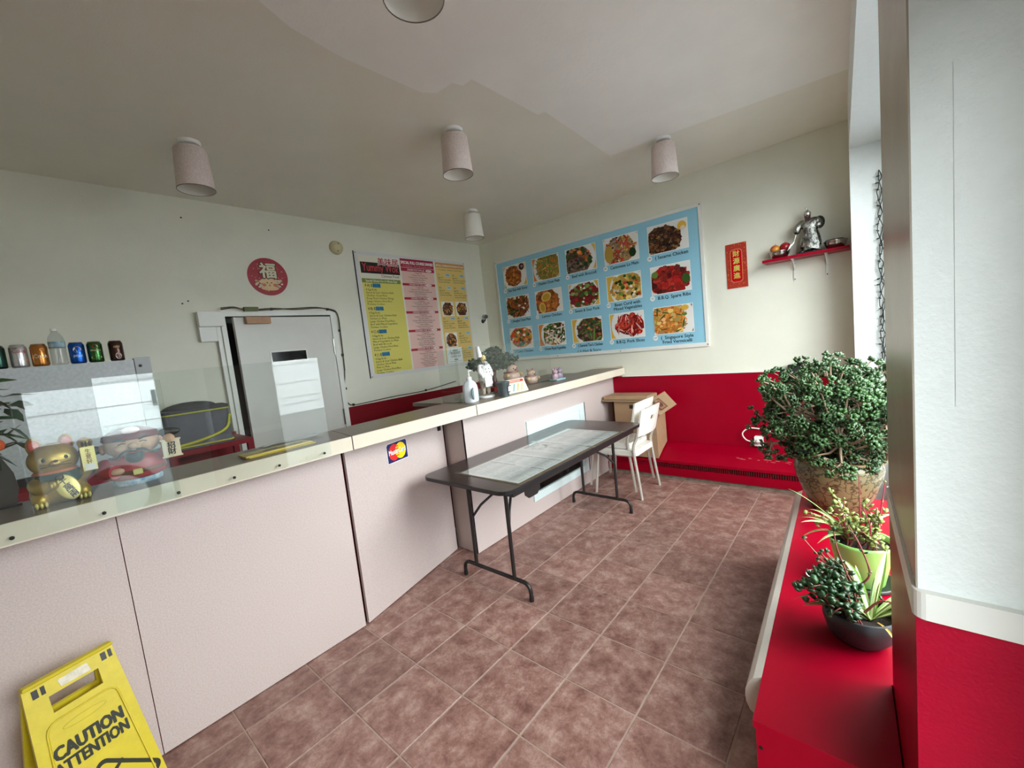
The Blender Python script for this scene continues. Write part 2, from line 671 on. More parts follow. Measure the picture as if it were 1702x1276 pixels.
OUT = 0.36                                      # outer face of the window wall
wr = MB()
wbox(wr, YF, -0.115, 0, OUT, 0, ZC)              # solid wall beyond the door
wbox(wr, 0.93, 1.45, 0, OUT, 0, ZC)             # pier beside the camera
wbox(wr, 3.95, YB, 0, OUT, 0, ZC, fx=lambda y: sx_(3.95))   # end stub
wbox(wr, 1.45, 3.95, 0, OUT, 2.634, ZC, fx=sx_)  # head over the window
wbox(wr, -0.115, 0.93, 0, OUT, 1.98, ZC)
wbox(wr, 0.70, 0.93, 0.27, OUT, 0, 1.98, fx=lambda y: 0.0)      # jamb of the street door
#         # unseen head over the door, lowered to cut its daylight
wbox(wr, 3.72, 3.95, 0.275, OUT, 0.44, 2.634, fx=lambda y: 0.0)   # unseen filler at the recess end, added to dim the reveal
wbox(wr, 1.45, 3.95, 0.22, OUT, 0, 0.44)         # wall under the window
wall_right = tag(wr.build('wall_right', M['rough_white']), 'window wall with a textured white pier standing close by', 'wall', kind='structure')
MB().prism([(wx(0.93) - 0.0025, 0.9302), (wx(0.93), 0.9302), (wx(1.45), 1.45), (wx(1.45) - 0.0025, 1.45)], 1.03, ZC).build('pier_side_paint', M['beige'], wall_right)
MB().prism([(wx(0.93) - 0.003, 0.9285), (OUT, 0.9285), (OUT, 0.931), (wx(0.93) - 0.003, 0.931)], 0, 0.985).build('dado', M['redrough'], wall_right)
MB().prism([(wx(0.93) - 0.003, 0.931), (wx(0.93), 0.931), (wx(1.45), 1.45), (wx(1.45) - 0.003, 1.45)], 0, 1.0).build('dado', M['red'], wall_right)
tr_ = MB()
a, b = wx(0.93), wx(1.45)
outer = [(b - 0.007, 1.452), (a - 0.008, 0.95)] + [(a - 0.008 + 0.02 - 0.02 * math.cos(t), 0.936 - 0.02 * math.sin(t)) for t in (0.2, 0.5, 0.8, 1.1, 1.4)] + [(OUT, 0.916)]
inner = [(OUT, 0.9295), (a - 0.001, 0.9295), (b - 0.001, 1.452)]
tr_.prism(outer + inner, 0.985, 1.033)
tr_.build('dado_edge', M['trimwhite'], wall_right)
# raised board edge on the pier
MB().box(0.105, OUT, 0.9288, 0.9302, 1.35, 1.86).build('patch_board', M['rough_white'], wall_right)


def framed_glass(name, label, y0, y1, z0, z1, bars=()):
    fr = MB()
    x0, x1, w = 0.285, 0.335, 0.055
    fr.box(x0, x1, y0, y0 + w, z0, z1)
    fr.box(x0, x1, y1 - w, y1, z0, z1)
    fr.box(x0, x1, y0 + w, y1 - w, z0, z0 + w)
    fr.box(x0, x1, y0 + w, y1 - w, z1 - w, z1)
    for yb in bars:
        fr.box(x0, x1, yb - w / 2, yb + w / 2, z0 + w, z1 - w)
    o = tag(fr.build(name, M['alu']), label, 'window', kind='structure')
    ys = [y0 + w] + [v for b_ in bars for v in (b_ - w / 2, b_ + w / 2)] + [y1 - w]
    for k in range(0, len(ys), 2):
        MB().box(0.307, 0.313, ys[k], ys[k + 1], z0 + w, z1 - w).build('pane', M['glass'], o)
    return o


framed_glass('window_1', 'aluminium framed shop window above the red plant bench', 1.45, 3.72, 0.45, 2.634, (2.6,))
framed_glass('window_2', 'aluminium framed glass street door beside the white pier', -0.115, 0.70, 0.0, 1.98)
portal('window_light_portal', (0.345, 2.585, 1.54), (0, PI / 2, 0), 2.15, 2.24)
portal('door_light_portal', (0.345, 0.29, 0.99), (0, PI / 2, 0), 1.9, 0.78)

# door in the left wall (ajar), frame, hinges, closer block, conduit
d1 = MB()
d1.box(XA - 0.03, XA + 0.025, 1.09, 1.125, 0, 2.06)
d1.box(XA - 0.03, XA + 0.025, 2.035, 2.085, 0, 2.06)
d1.box(XA - 0.03, XA + 0.025, 1.125, 2.035, 2.02, 2.06)
door = tag(d1.build('door_1', M['trimwhite']), 'white swing door standing ajar behind the counter', 'door', kind='structure')
dm = Matrix.Translation((XA + 0.02, 2.03, 0)) @ Matrix.Rotation(math.radians(3.5), 4, 'Z')
leaf_ = MB()
leaf_.box(-0.042, 0, -0.86, 0, 0.01, 2.005, M=dm)
lf = leaf_.build('door_leaf', mat('door_paint', s8(214, 213, 207), 0.45, vary=0.04, scale=3), door)
MB().box(-0.001, 0.006, -0.62, -0.28, 1.585, 1.70, M=dm).build('slot_frame', M['trimwhite'], lf)
MB().box(0.0055, 0.0075, -0.605, -0.295, 1.60, 1.687, M=dm).build('slot_glass', M['darkglass'], lf)
for z0 in (1.62, 0.9, 0.25):
    MB().lathe([(0.008, 0), (0.008, 0.16)], 10, M=dm @ Matrix.Translation((0.008, -0.004, z0))).build('hinge', M['chrome'], lf)
MB().box(-0.001, 0.05, -0.78, -0.585, 1.945, 2.004, M=dm).build('wooden_block', mat('raw_wood', s8(176, 136, 104), 0.6, vary=0.12, scale=20), lf)
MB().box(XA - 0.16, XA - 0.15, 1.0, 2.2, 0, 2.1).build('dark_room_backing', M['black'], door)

# ------------------------------------------------------------------ outside the windows
ground = MB().box(0.36, 60, -45, 50, -0.3, -0.14).build('pavement', M['asphalt'])
tag(ground, 'grey asphalt lot outside the shop windows', 'pavement', kind='structure')
# ------------------------------------------------------------------ counter
CT, CB, CF, CR = 1.135, 1.06, -2.07, -2.41     # countertop top, underside, front edge, rear edge
PX = -2.225                                     # front face of the counter panels

ca = thing('counter_base', 'pink speckled straight counter front behind the yellow floor sign', 'counter', (PX, 0, 0))
b1 = MB().box(-0.14, -0.018, -1.2, 1.05, 0.0, CB)
b1.build('carcass', M['darkred'], ca)
MB().box(-0.017, 0, -1.2, 0.135, 0.004, CB - 0.001, ch=0.001).build('front_panel', M['laminate'], ca)
MB().box(-0.017, 0, 0.138, 1.05, 0.004, CB - 0.001, ch=0.001).build('front_panel', M['laminate'], ca)

cbm = thing('counter_base', 'pink speckled angled counter front bearing a payment card sticker', 'counter', (PX, 1.06, 0))
ang = math.atan2(0.20, 0.885)
Mb = Matrix.Rotation(ang, 4, 'Z')
lb = math.hypot(0.20, 0.885)
MB().box(-0.13, -0.018, 0.06, lb - 0.03, 0, CB, M=Mb).build('carcass', M['darkred'], cbm)
MB().box(-0.017, -0.001, 0.014, lb, 0.004, CB - 0.001, M=Mb, ch=0.001).build('front_panel', M['laminate'], cbm)

cc = thing('counter_base', 'pink speckled counter end with a white framed glazed hatch behind the folding table', 'counter', (PX, 1.975, 0))
ye = 4.335 - 1.975
c3 = MB()
c3.box(-0.20, -0.018, 0.018, ye, 0, 0.14)
c3.box(-0.20, -0.018, 0.018, ye, 0.86, CB)
c3.box(-0.20, -0.018, 0.018, 0.70, 0.14, 0.86)
c3.box(-0.20, -0.018, 1.68, ye, 0.14, 0.86)
c3.build('carcass', M['darkred'], cc)
c3 = MB()
c3.box(-0.017, 0, 0, ye, 0.004, 0.145)
c3.box(-0.017, 0, 0, ye, 0.855, CB - 0.001)
c3.box(-0.017, 0, 0, 0.705, 0.145, 0.855)
c3.box(-0.017, 0, 1.665, ye, 0.145, 0.855)
c3.build('front_panel', M['laminate'], cc)
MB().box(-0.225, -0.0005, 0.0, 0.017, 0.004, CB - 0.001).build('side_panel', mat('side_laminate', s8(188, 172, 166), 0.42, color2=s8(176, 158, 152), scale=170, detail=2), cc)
hf = MB()
y0, y1, z0, z1 = 0.705, 1.665, 0.145, 0.855
hf.box(-0.012, 0.016, y0, y0 + 0.075, z0, z1)
hf.box(-0.012, 0.016, y1 - 0.1, y1, z0, z1)
hf.box(-0.012, 0.016, y0 + 0.075, y1 - 0.1, z0, z0 + 0.07)
hf.box(-0.012, 0.016, y0 + 0.075, y1 - 0.1, z1 - 0.06, z1)
hfo = hf.build('hatch_frame', M['bluewhite'], cc)
MB().box(-0.014, 0.004, y0 + 0.075, y1 - 0.1, 0.60, z1 - 0.06).build('upper_sash', M['bluewhite'], hfo)
MB().box(0.003, 0.012, y0 + 0.075, y1 - 0.1, z1 - 0.1, z1 - 0.085).build('sash_rail', M['bluewhite'], hfo)
MB().box(-0.014, -0.006, y0 + 0.075, y1 - 0.1, z0 + 0.07, 0.6).build('hatch_glass', M['darkglass'], hfo)
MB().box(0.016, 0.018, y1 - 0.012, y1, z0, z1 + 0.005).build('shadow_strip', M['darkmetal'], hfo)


def countertop(label, poly, y0, y1):
    t = thing('countertop', label, 'countertop', (0, 0, CB))
    h = CT - CB
    MB().prism(poly, 0, h).build('slab', M['taupe'], t)
    MB().box(CF - 0.002, CF + 0.004, y0, y1, 0.0005, h - 0.001, ch=0.001).build('front_edge', M['cream'], t)
    return t


countertop('taupe countertop with cream edge carrying the screwed-on clear guards', [(CR, -1.2), (CF, -1.2), (CF, 1.046), (CR, 1.1)], -1.2, 1.046)
countertop('short taupe countertop with cream edge over the angled counter front', [(CR, 1.104), (CF, 1.052), (CF, 1.972), (CR - 0.05, 2.01)], 1.052, 1.972)
ct3 = countertop('taupe countertop with cream edge carrying the chef figurine', [(CR - 0.05, 2.016), (CF, 1.98), (CF, 4.33), (CR - 0.05, 4.33)], 1.98, 4.33)
MB().box(CR, CF - 0.01, 4.326, 4.341, CT + 0.001, CT + 0.023).build('counter_upstand', M['cream'], wall_back)

wkc = thing('work_counter', 'dark red back counter holding the miniature tree and the piggy teapot', 'counter', (-2.8, 3.15, 0))
MB().box(-0.3, 0.32, -0.95, 1.15, 0, 1.07).build('body', M['darkred'], wkc)
MB().box(-0.31, 0.325, -0.96, 1.16, 1.07, 1.1).build('top', M['taupe'], wkc)

# clear guards
GX = CF + 0.0065


def guard(label, y0, y1, z0, z1, x=GX, screws=()):
    t = thing('sneeze_guard', label, 'sneeze guard', (x, (y0 + y1) / 2, z0))
    MB().box(0, 0.005, y0 - (y0 + y1) / 2, y1 - (y0 + y1) / 2, 0, z1 - z0).build('acrylic_sheet', M['plexi'], t)
    for s in screws:
        MB().lathe([(0.006, 0), (0.006, 0.003), (0.003, 0.0045)], 12, M=Matrix.Translation((0.005, s - (y0 + y1) / 2, 0.018)) @ Matrix.Rotation(PI / 2, 4, 'Y')).build('screw', M['black'], t)
    return t


guard('clear acrylic guard before the gold lucky cat', -0.62, 0.318, 1.068, 1.535, screws=(-0.11, 0.1, -0.35))
guard('clear acrylic guard before the yellow leaflet stack', 0.135, 0.925, 1.07, 1.563, x=GX + 0.0055, screws=(0.31, 0.5, 0.68, 0.89))
g3 = thing('sneeze_guard', 'clear acrylic guard standing across the counter behind the pump bottle', 'sneeze guard', (-2.34, 2.02, CT))
MB().box(-0.14, 0.08, 0, 0.005, 0, 0.40).build('acrylic_sheet', M['plexi'], g3)
MB().box(-0.14, 0.08, 0.0, 0.012, 0, 0.012).build('foot_channel', M['plexi'], g3)
g4 = thing('sneeze_guard', 'clear acrylic guard standing between the chef figurine and the miniature tree', 'sneeze guard', (-2.375, 2.72, CT))
MB().box(0, 0.005, -0.62, 0.62, 0, 0.405).build('acrylic_sheet', M['plexi'], g4)
MB().box(-0.004, 0.009, -0.62, 0.62, 0, 0.01).build('foot_channel', M['plexi'], g4)

# card sticker on the angled panel
Ms = Matrix.Translation((PX, 1.06, 0)) @ Mb
su, sv = (Ms.to_3x3() @ Vector((0, 1, 0))), Vector((0, 0, 1))
so = Ms @ Vector((0.0002, 0.325, 0.855))
sk = Sheet(so, su, sv)
sw, sh = 0.185, 0.13
ik = s8(34, 36, 92)
sk.poly([(0, 0), (sw, 0), (sw, sh - 0.012), (sw - 0.012, sh), (0.012, sh), (0, sh - 0.012)], (0.9, 0.9, 0.9))
sk.poly([(0.003, 0.003), (sw - 0.003, 0.003), (sw - 0.003, sh - 0.014), (sw - 0.014, sh - 0.003), (0.014, sh - 0.003), (0.003, sh - 0.014)], ik)
sk.ell(0.064, sh / 2, 0.048, 0.053, s8(226, 44, 42), 28)
sk.ell(0.121, sh / 2, 0.048, 0.053, s8(252, 216, 30), 28)
for k in range(5):
    yy = sh / 2 - 0.03 + k * 0.015
    sk.rect(0.076, yy, 0.104, yy + 0.0065, s8(226, 44, 42))
sk.text('MasterCard', sw / 2 + 0.002, sh / 2 - 0.013, 0.045, (0.02, 0.02, 0.05), 'C', 0.03, 0.152)
sk.text('MasterCard', sw / 2, sh / 2 - 0.012, 0.045, (0.95, 0.95, 0.95), 'C', 0.018, 0.15)
so_ = sk.build('card_sticker', M['printgloss'])
tag(so_, 'red and yellow circle payment card sticker on the angled counter front', 'sticker')
bk = thing('door_latch', 'small black metal latch under the countertop edge by the card sticker', 'latch', Ms @ Vector((0.0005, 0.86, 0.99)), ang)
MB().box(0, 0.006, -0.016, 0.016, -0.04, 0.04, ch=0.001).build('plate', M['black'], bk)
MB().lathe([(0.008, 0), (0.008, 0.012), (0.004, 0.014)], 12, M=Matrix.Translation((0.006, 0, 0.01)) @ Matrix.Rotation(PI / 2, 4, 'Y')).build('knob', M['darkmetal'], bk)

# ------------------------------------------------------------------ folding table
TX0, TX1, TY0, TY1, TZ = -2.195, -1.462, 1.535, 3.315, 0.745
tb = thing('folding_table', 'long folding table with dark woodgrain top and black tube legs', 'table', ((TX0 + TX1) / 2, (TY0 + TY1) / 2, 0))
hw, hl = (TX1 - TX0) / 2, (TY1 - TY0) / 2
MB().prism(rrect(-hw, hw, -hl, hl, 0.075, 6), TZ - 0.022, TZ).build('tabletop', M['woodtop'], tb)
ed = MB()
oo, ii = rrect(-hw - 0.003, hw + 0.003, -hl - 0.003, hl + 0.003, 0.078, 6), rrect(-hw, hw, -hl, hl, 0.075, 6)
n = len(oo)
ed.mesh([(x, y, TZ - 0.022) for x, y in oo] + [(x, y, TZ - 0.001) for x, y in oo] + [(x, y, TZ - 0.001) for x, y in ii] + [(x, y, TZ - 0.022) for x, y in ii],
        [(i + k * n, (i + 1) % n + k * n, (i + 1) % n + ((k + 1) % 4) * n, i + ((k + 1) % 4) * n) for k in range(4) for i in range(n)])
ed.build('edge_band', M['black'], tb)
ap = MB()
for x in (-hw + 0.05, hw - 0.05):
    ap.box(x - 0.012, x + 0.012, -hl + 0.10, hl - 0.10, TZ - 0.065, TZ - 0.0225)
ap.box(-hw + 0.06, hw - 0.06, -hl + 0.10, -hl + 0.125, TZ - 0.065, TZ - 0.0225)
ap.box(-hw + 0.06, hw - 0.06, hl - 0.125, hl - 0.10, TZ - 0.065, TZ - 0.0225)
ap.build('apron_frame', M['darkmetal'], tb)
cxm, cym = (TX0 + TX1) / 2, (TY0 + TY1) / 2
for yl, s in ((1.735, 1), (3.125, -1)):
    yy = yl - cym
    lg = MB()
    xa, xb = -2.105 - cxm, -1.535 - cxm
    zf = 0.105
    path = [(xa, yy, 0.012), (xa, yy, zf - 0.05)] + [(xa + 0.05 - 0.05 * math.cos(t), yy, zf - 0.05 + 0.05 * math.sin(t)) for t in (0.4, 0.8, 1.2)] + [(xa + 0.05, yy, zf)]
    path += [(xb - 0.05, yy, zf)] + [(xb - 0.05 + 0.05 * math.sin(t), yy, zf - 0.05 + 0.05 * math.cos(t)) for t in (0.4, 0.8, 1.2)] + [(xb, yy, zf - 0.05), (xb, yy, 0.012)]
    lg.tube(path, 0.0125, 10)
    lgo = lg.build('leg_foot', M['darkmetal'], tb)
    for x in (xa, xb):
        MB().lathe([(0.0145, 0), (0.0145, 0.03)], 10, M=Matrix.Translation((x, yy, 0))).build('foot_cap', M['black'], lgo)
    for x in (xa + 0.12, xb - 0.12):
        MB().tube([(x, yy, zf), (x, yy, TZ - 0.045)], 0.0125, 10).build('leg', M['darkmetal'], tb)
    br = MB()
    br.tube([(xa + 0.12, yy, 0.42), (xa + 0.16, yy + s * 0.06, 0.5), (0, yy + s * 0.26, 0.64), (0, yy + s * 0.3, TZ - 0.04)], 0.009, 8)
    br.tube([(xb - 0.12, yy, 0.42), (xb - 0.16, yy + s * 0.06, 0.5), (0.01, yy + s * 0.26, 0.64)], 0.009, 8)
    br.build('folding_brace', M['darkmetal'], tb)
    MB().box(-0.05, 0.05, yy + s * 0.26, yy + s * 0.36, TZ - 0.075, TZ - 0.024).build('brace_bracket', M['darkmetal'], tb)
MB().prism([(-0.075, 0), (0.075, 0), (0.07, 0.07), (0.04, 0.095), (-0.04, 0.095), (-0.07, 0.07)], -0.004, 0.004,
           M=Matrix.Translation((hw - 0.045, -hl + 0.28, TZ - 0.0235)) @ Matrix.Rotation(PI / 2, 4, 'Z') @ Matrix.Rotation(-PI / 2, 4, 'X')).build('corner_gusset', M['darkmetal'], tb)

# printed sheet taped on the table
ps = thing('table_menu_sheet', 'long black and white printed menu taped under plastic on the folding table', 'menu sheet', (-1.735, 2.32, TZ))
MB().box(-0.26, 0.262, -0.655, 0.645, 0, 0.0012).build('backing_board', mat('brown_board', s8(96, 80, 58), 0.6, vary=0.2, scale=14), ps)
pr = Sheet((-0.245, -0.635, 0.0013), (1, 0, 0), (0, 1, 0))
pr.rect(0, 0, 0.485, 1.27, (0.86, 0.86, 0.88))
pr.step = 0.0
pr.h = 0.0001
rnd = random.Random(5)
gk = [(0.5,) * 3, (0.56, 0.56, 0.58), (0.42,) * 3]
pr.rect(0, 0.84, 0.485, 0.846, (0.9,) * 3)
for (cx0, cx1, ry0, ry1) in [(x0, x0 + 0.105, y0, y1) for (y0, y1) in ((0.02, 0.27), (0.29, 0.46), (0.60, 0.82), (0.87, 1.04), (1.06, 1.25)) for x0 in (0.02, 0.135, 0.25, 0.365)]:
    if rnd.random() < 0.8:
        pr.rect(cx0, ry1 - 0.009, cx1, ry1, (0.1,) * 3)
    yv = ry1 - 0.022
    while yv > ry0:
        wv = cx0 + (cx1 - cx0) * rnd.uniform(0.45, 0.8)
        pr.rect(cx0, yv, wv, yv + 0.004, rnd.choice(gk))
        if rnd.random() < 0.85:
            pr.rect(cx1 - 0.016, yv, cx1, yv + 0.004, rnd.choice(gk))
        yv -= 0.0095
pr.rect(0.02, 0.62, 0.045, 0.78, (0.2,) * 3)
pr.h = 0.0002
pr.rect(0.02, 0.5, 0.46, 0.58, (0.72,) * 3)
pr.h = 0.0003
pr.step = 0.00001
for k in range(26):
    a0 = rnd.uniform(0, 6.28)
    pr.ell(0.12 + 0.05 * math.cos(a0), 0.69 + 0.06 * math.sin(a0), 0.014, 0.008, rnd.choice(((0.12,) * 3, (0.35,) * 3, (0.6,) * 3)), 8, rot=a0)
pr.text('Yummy Wok', 0.2, 0.69, 0.05, (0.2,) * 3, 'L', 0.01, 0.12)
pr.build('printed_paper', M['print'], ps)
MB().box(-0.255, 0.25, -0.645, 0.64, 0.0032, 0.0036).build('plastic_cover', M['glass'], ps)
for (x, y) in ((-0.25, -0.645), (0.24, 0.63), (-0.25, 0.16), (0.245, 0.17)):
    MB().box(x - 0.03, x + 0.03, y - 0.018, y + 0.018, 0.0038, 0.0046).build('tape', M['plexi'], ps)

# ------------------------------------------------------------------ stacked chairs


M['chairleg'] = mat('pale_tube_metal', s8(206, 201, 190), 0.38, metal=0.5)


def make_chair(name, label):
    """Chair facing -X; origin on the floor under the seat centre."""
    t = thing(name, label, 'chair', group='white chairs stacked by the boxes')
    w, d, hs = 0.2, 0.2, 0.45
    st = MB()
    out = [(-d, -w), (d, -w + 0.015), (d, w - 0.015), (-d, w)]
    o2 = rrect(-d - 0.015, d + 0.01, -w, w, 0.035, 4)
    st.prism(o2, hs - 0.05, hs - 0.012)
    st.prism([(x * 0.97, y * 0.97) for x, y in o2], hs - 0.012, hs)
    st.build('seat', M['whiteplastic'], t)
    bk_ = MB()
    rows, cols = 6, 10
    vs_, fs_ = [], []
    for side in (0, 1):
        for r in range(rows + 1):
            for c in range(cols + 1):
                u, v = c / cols * 2 - 1, r / rows
                x = 0.225 + 0.055 * v - 0.035 * (1 - u * u) * 0 + 0.03 * (1 - u * u) + side * 0.016
                yv = u * (0.205 + 0.01 * v)
                z = 0.585 + 0.24 * v + 0.012 * (1 - u * u) * v
                vs_.append((x, yv, z))
    nn = (rows + 1) * (cols + 1)
    for r in range(rows):
        for c in range(cols):
            a = r * (cols + 1) + c
            hole = (r == 3 and c in (4, 5))
            if hole:
                for p_, q_ in ((a, a + 1), (a + cols + 2, a + cols + 1)):
                    fs_.append((q_, p_, p_ + nn, q_ + nn))
                if c == 4:
                    fs_.append((a, a + cols + 1, a + cols + 1 + nn, a + nn))
                else:
                    fs_.append((a + cols + 2, a + 1, a + 1 + nn, a + cols + 2 + nn))
                continue
            fs_.append((a, a + cols + 1, a + cols + 2, a + 1))
            fs_.append((a + nn, a + 1 + nn, a + cols + 2 + nn, a + cols + 1 + nn))
    for c in range(cols):
        a, b = c, c + 1
        fs_.append((a, b, b + nn, a + nn))
        a, b = rows * (cols + 1) + c, rows * (cols + 1) + c + 1
        fs_.append((b, a, a + nn, b + nn))
    for r in range(rows):
        a, b = r * (cols + 1), (r + 1) * (cols + 1)
        fs_.append((b, a, a + nn, b + nn))
        a, b = a + cols, b + cols
        fs_.append((a, b, b + nn, a + nn))
    bk_.mesh(vs_, fs_, smooth=False)
    bk_.build('backrest', M['whiteplastic'], t)
    for s in (-1, 1):
        y = s * (w + 0.002)
        MB().tube(smooth_path([(0.235, s * (w + 0.012), 0.0), (0.205, y, 0.25), (0.185, y, 0.43), (0.19, y, 0.5), (0.222, s * (w - 0.012), 0.58), (0.24, s * (w - 0.016), 0.66)], 4), 0.0132, 10).build('rear_leg', M['chairleg'], t)
        MB().tube([(-0.235, s * (w + 0.004), 0.0), (-0.19, s * (w - 0.02), 0.4)], 0.0132, 10).build('front_leg', M['chairleg'], t)
    MB().box(-0.19, 0.185, -w + 0.01, w - 0.01, hs - 0.062, hs - 0.051).build('seat_frame', M['chrome'], t)
    return t


ch1 = make_chair('stacking_chair', 'lower white plastic chair on chrome legs, its feet on the tiles')
ch1.location = (-1.80, 3.635, 0)
ch2 = copy_tree(ch1)
ch2['label'] = 'upper white plastic chair nested on top of another chair'
ch2.location = (-1.865, 3.66, 0.058)

# ------------------------------------------------------------------ heater cover along the red wall
hc = thing('heater_cover', 'red painted convector cover with a louvred grille along the end wall', 'heater', (-1.2, YB - 0.013, 0))
HX0, HX1 = -1.02, 1.2
prof = [(-0.27, 0.035), (0, 0.035), (0, 0.315), (-0.13, 0.262), (-0.275, 0.19), (-0.275, 0.165), (-0.255, 0.165), (-0.255, 0.115), (-0.27, 0.115)]
hb = MB()
MH = Matrix(((0, 0, 1, 0), (1, 0, 0, 0), (0, 1, 0, 0), (0, 0, 0, 1)))
hb.prism(prof, HX0, HX1, M=MH)
hb.build('cover', M['red'], hc)
MB().prism([(-0.26, 0.0), (0, 0.0), (0, 0.034), (-0.26, 0.034)], HX0, HX1, M=MH).build('kick_strip', mat('worn_grey_skirting', s8(120, 112, 98), 0.6, vary=0.35, scale=18), hc)
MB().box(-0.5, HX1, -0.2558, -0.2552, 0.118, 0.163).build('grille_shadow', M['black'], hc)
gm = None
for k in range(88):
    x = -0.49 + k * 0.0185
    if gm is None:
        g = MB().box(-0.003, 0.003, -0.266, -0.256, 0.118, 0.162).build('louvre', M['darkred'], hc)
        gm = g.data
    else:
        g = bpy.data.objects.new('louvre', gm)
        col.objects.link(g)
        g.parent = hc
    g.location = (x, 0, 0)
rnd = random.Random(3)
chp = MB()
for k in range(14):
    x = rnd.uniform(0.1, 0.75)
    y = -0.15 - 0.03 * (x + 0.1) + rnd.uniform(-0.012, 0.012)
    z = 0.262 + (y + 0.13) * (0.072 / 0.145) + 0.0016
    L_, w_ = rnd.uniform(0.01, 0.05), rnd.uniform(0.0015, 0.004)
    chp.mesh([(x, y - w_, z - 0.5 * w_), (x + L_, y - w_ * 0.3 - 0.004, z - 0.5 * w_ * 0.3 - 0.002), (x + L_ * 0.8, y + w_, z + 0.5 * w_), (x + L_ * 0.2, y + w_ * 0.8, z + 0.4 * w_)], [(0, 1, 2, 3)])
chp.build('paint_chips', mat('chipped_paint', s8(186, 96, 92), 0.6), hc, kind='stuff')

# ------------------------------------------------------------------ bench under the window
bn = thing('plant_bench', 'low red painted bench under the window with a rounded white nosing', 'bench', (-0.2, 2.05, 0))
BZ = 0.45


def bx_(y):
    return -0.216 - 0.0318 * y


def bpoly(y0, y1, off=0.0):
    return [(bx_(y0) + off + 0.2, y0 - 2.05), (wx(y0) + 0.2 + 0.215 if y0 > 1.46 else wx(1.45) + 0.2 - 0.004, y0 - 2.05), (wx(y1) + 0.2 + 0.215, y1 - 2.05), (bx_(y1) + off + 0.2, y1 - 2.05)]


base = [(bx_(1.125) + 0.2, 1.125 - 2.05), (wx(1.125) - 0.006 + 0.2, 1.125 - 2.05), (wx(1.45) - 0.006 + 0.2, 1.452 - 2.05), (wx(1.46) + 0.2 + 0.215, 1.452 - 2.05), (wx(2.95) + 0.2 + 0.215, 2.95 - 2.05), (bx_(2.95) + 0.2, 2.95 - 2.05)]
MB().prism(base, BZ - 0.02, BZ).build('seat_board', M['red'], bn)
MB().prism([(x * 0.985 + (0.004 if x < 0 else 0), y * 0.992) for x, y in base], 0.0, BZ - 0.0205).build('box_base', M['red'], bn)
nz = MB()
npf = [(0.0, 0.0)] + [(-0.048 * math.sin(t), -0.005 + -0.075 * (1 - math.cos(t)) / 1.0) for t in (0.5, 0.9, 1.3, 1.57)] + [(-0.046, -0.1), (-0.036, -0.125), (-0.012, -0.138), (0, -0.138)]
va, vb = [], []
for (px_, pz_) in npf:
    va.append((bx_(1.29) + 0.2 + px_ - 0.0005, 1.29 - 2.05, BZ + pz_))
    vb.append((bx_(2.95) + 0.2 + px_ - 0.0005, 2.95 - 2.05, BZ + pz_))
n = len(npf)
nz.mesh(va + vb, [(i, (i + 1) % n, n + (i + 1) % n, n + i) for i in range(n)] + [tuple(reversed(range(n))), tuple(range(n, 2 * n))])
nz.build('nosing', mat('worn_white_vinyl', s8(214, 208, 198), 0.4, vary=0.05, scale=8), bn)
for z in (0.37, 0.2, 0.3):
    MB().lathe([(0.005, 0), (0.005, 0.002)], 8, M=Matrix.Translation((bx_(1.125) + 0.215, 1.125 - 2.05 + 0.008, z)) @ Matrix.Rotation(PI / 2, 4, 'X')).build('screw', M['black'], bn)

# ------------------------------------------------------------------ ceiling cans
M['rimgrey'] = mat('grey_rim', s8(120, 112, 106), 0.4)
LM = mat('pink_flocked_fabric', s8(230, 217, 211), 0.85, color2=s8(214, 196, 191), scale=90, detail=3, bump=0.5, bscale=160)
LW = mat('white_enamel_shade', s8(236, 233, 225), 0.45)
LI = mat('shade_lining', s8(232, 230, 220), 0.5)


def can_light(x, y, m, label, grp):
    t = thing('ceiling_light', label, 'ceiling light', (x, y, ZC), group=grp)
    MB().lathe([(0.055, -0.018), (0.062, -0.012), (0.062, 0.0)], 28).build('ceiling_rose', M['white'], t)
    MB().lathe([(0.03, -0.045), (0.03, -0.018)], 20).build('neck', M['alu'], t)
    sh_ = MB()
    sh_.lathe([(0.1, -0.285), (0.086, -0.05), (0.08, -0.043), (0.03, -0.043)], 36, cap0=False, cap1=False)
    so2 = sh_.build('shade', m, t)
    MB().lathe([(0.03, -0.047), (0.082, -0.052), (0.096, -0.284), (0.0985, -0.284)], 36, cap0=True, cap1=False).build('lining', LI, so2)
    MB().lathe([(0.0975, -0.2865), (0.1008, -0.2865), (0.1008, -0.283), (0.0975, -0.283), (0.0975, -0.2865)], 36, cap0=False, cap1=False).build('rim', M['rimgrey'], so2)
    bb = MB().ball((0, 0, -0.14), (0.034, 0.034, 0.045), 14, 8)
    bb.build('bulb', M['white'], t)
    MB().lathe([(0.016, -0.1), (0.016, -0.047)], 14).build('socket', M['white'], t)


G = 'can lights on the ceiling'
can_light(-3.117, 0.825, LM, 'pink flocked ceiling can nearest the white swing door', G)
can_light(-2.029, 2.022, LM, 'pink flocked ceiling can at the ragged edge of the repainted ceiling area', G)
can_light(-1.151, 3.388, LM, 'pink flocked ceiling can in front of the food photo poster', G)
can_light(-3.106, 3.232, LW, 'plain white ceiling can in the room corner', G)
can_light(-1.1, 0.985, LM, 'pink flocked ceiling can set within the repainted ceiling area', G)
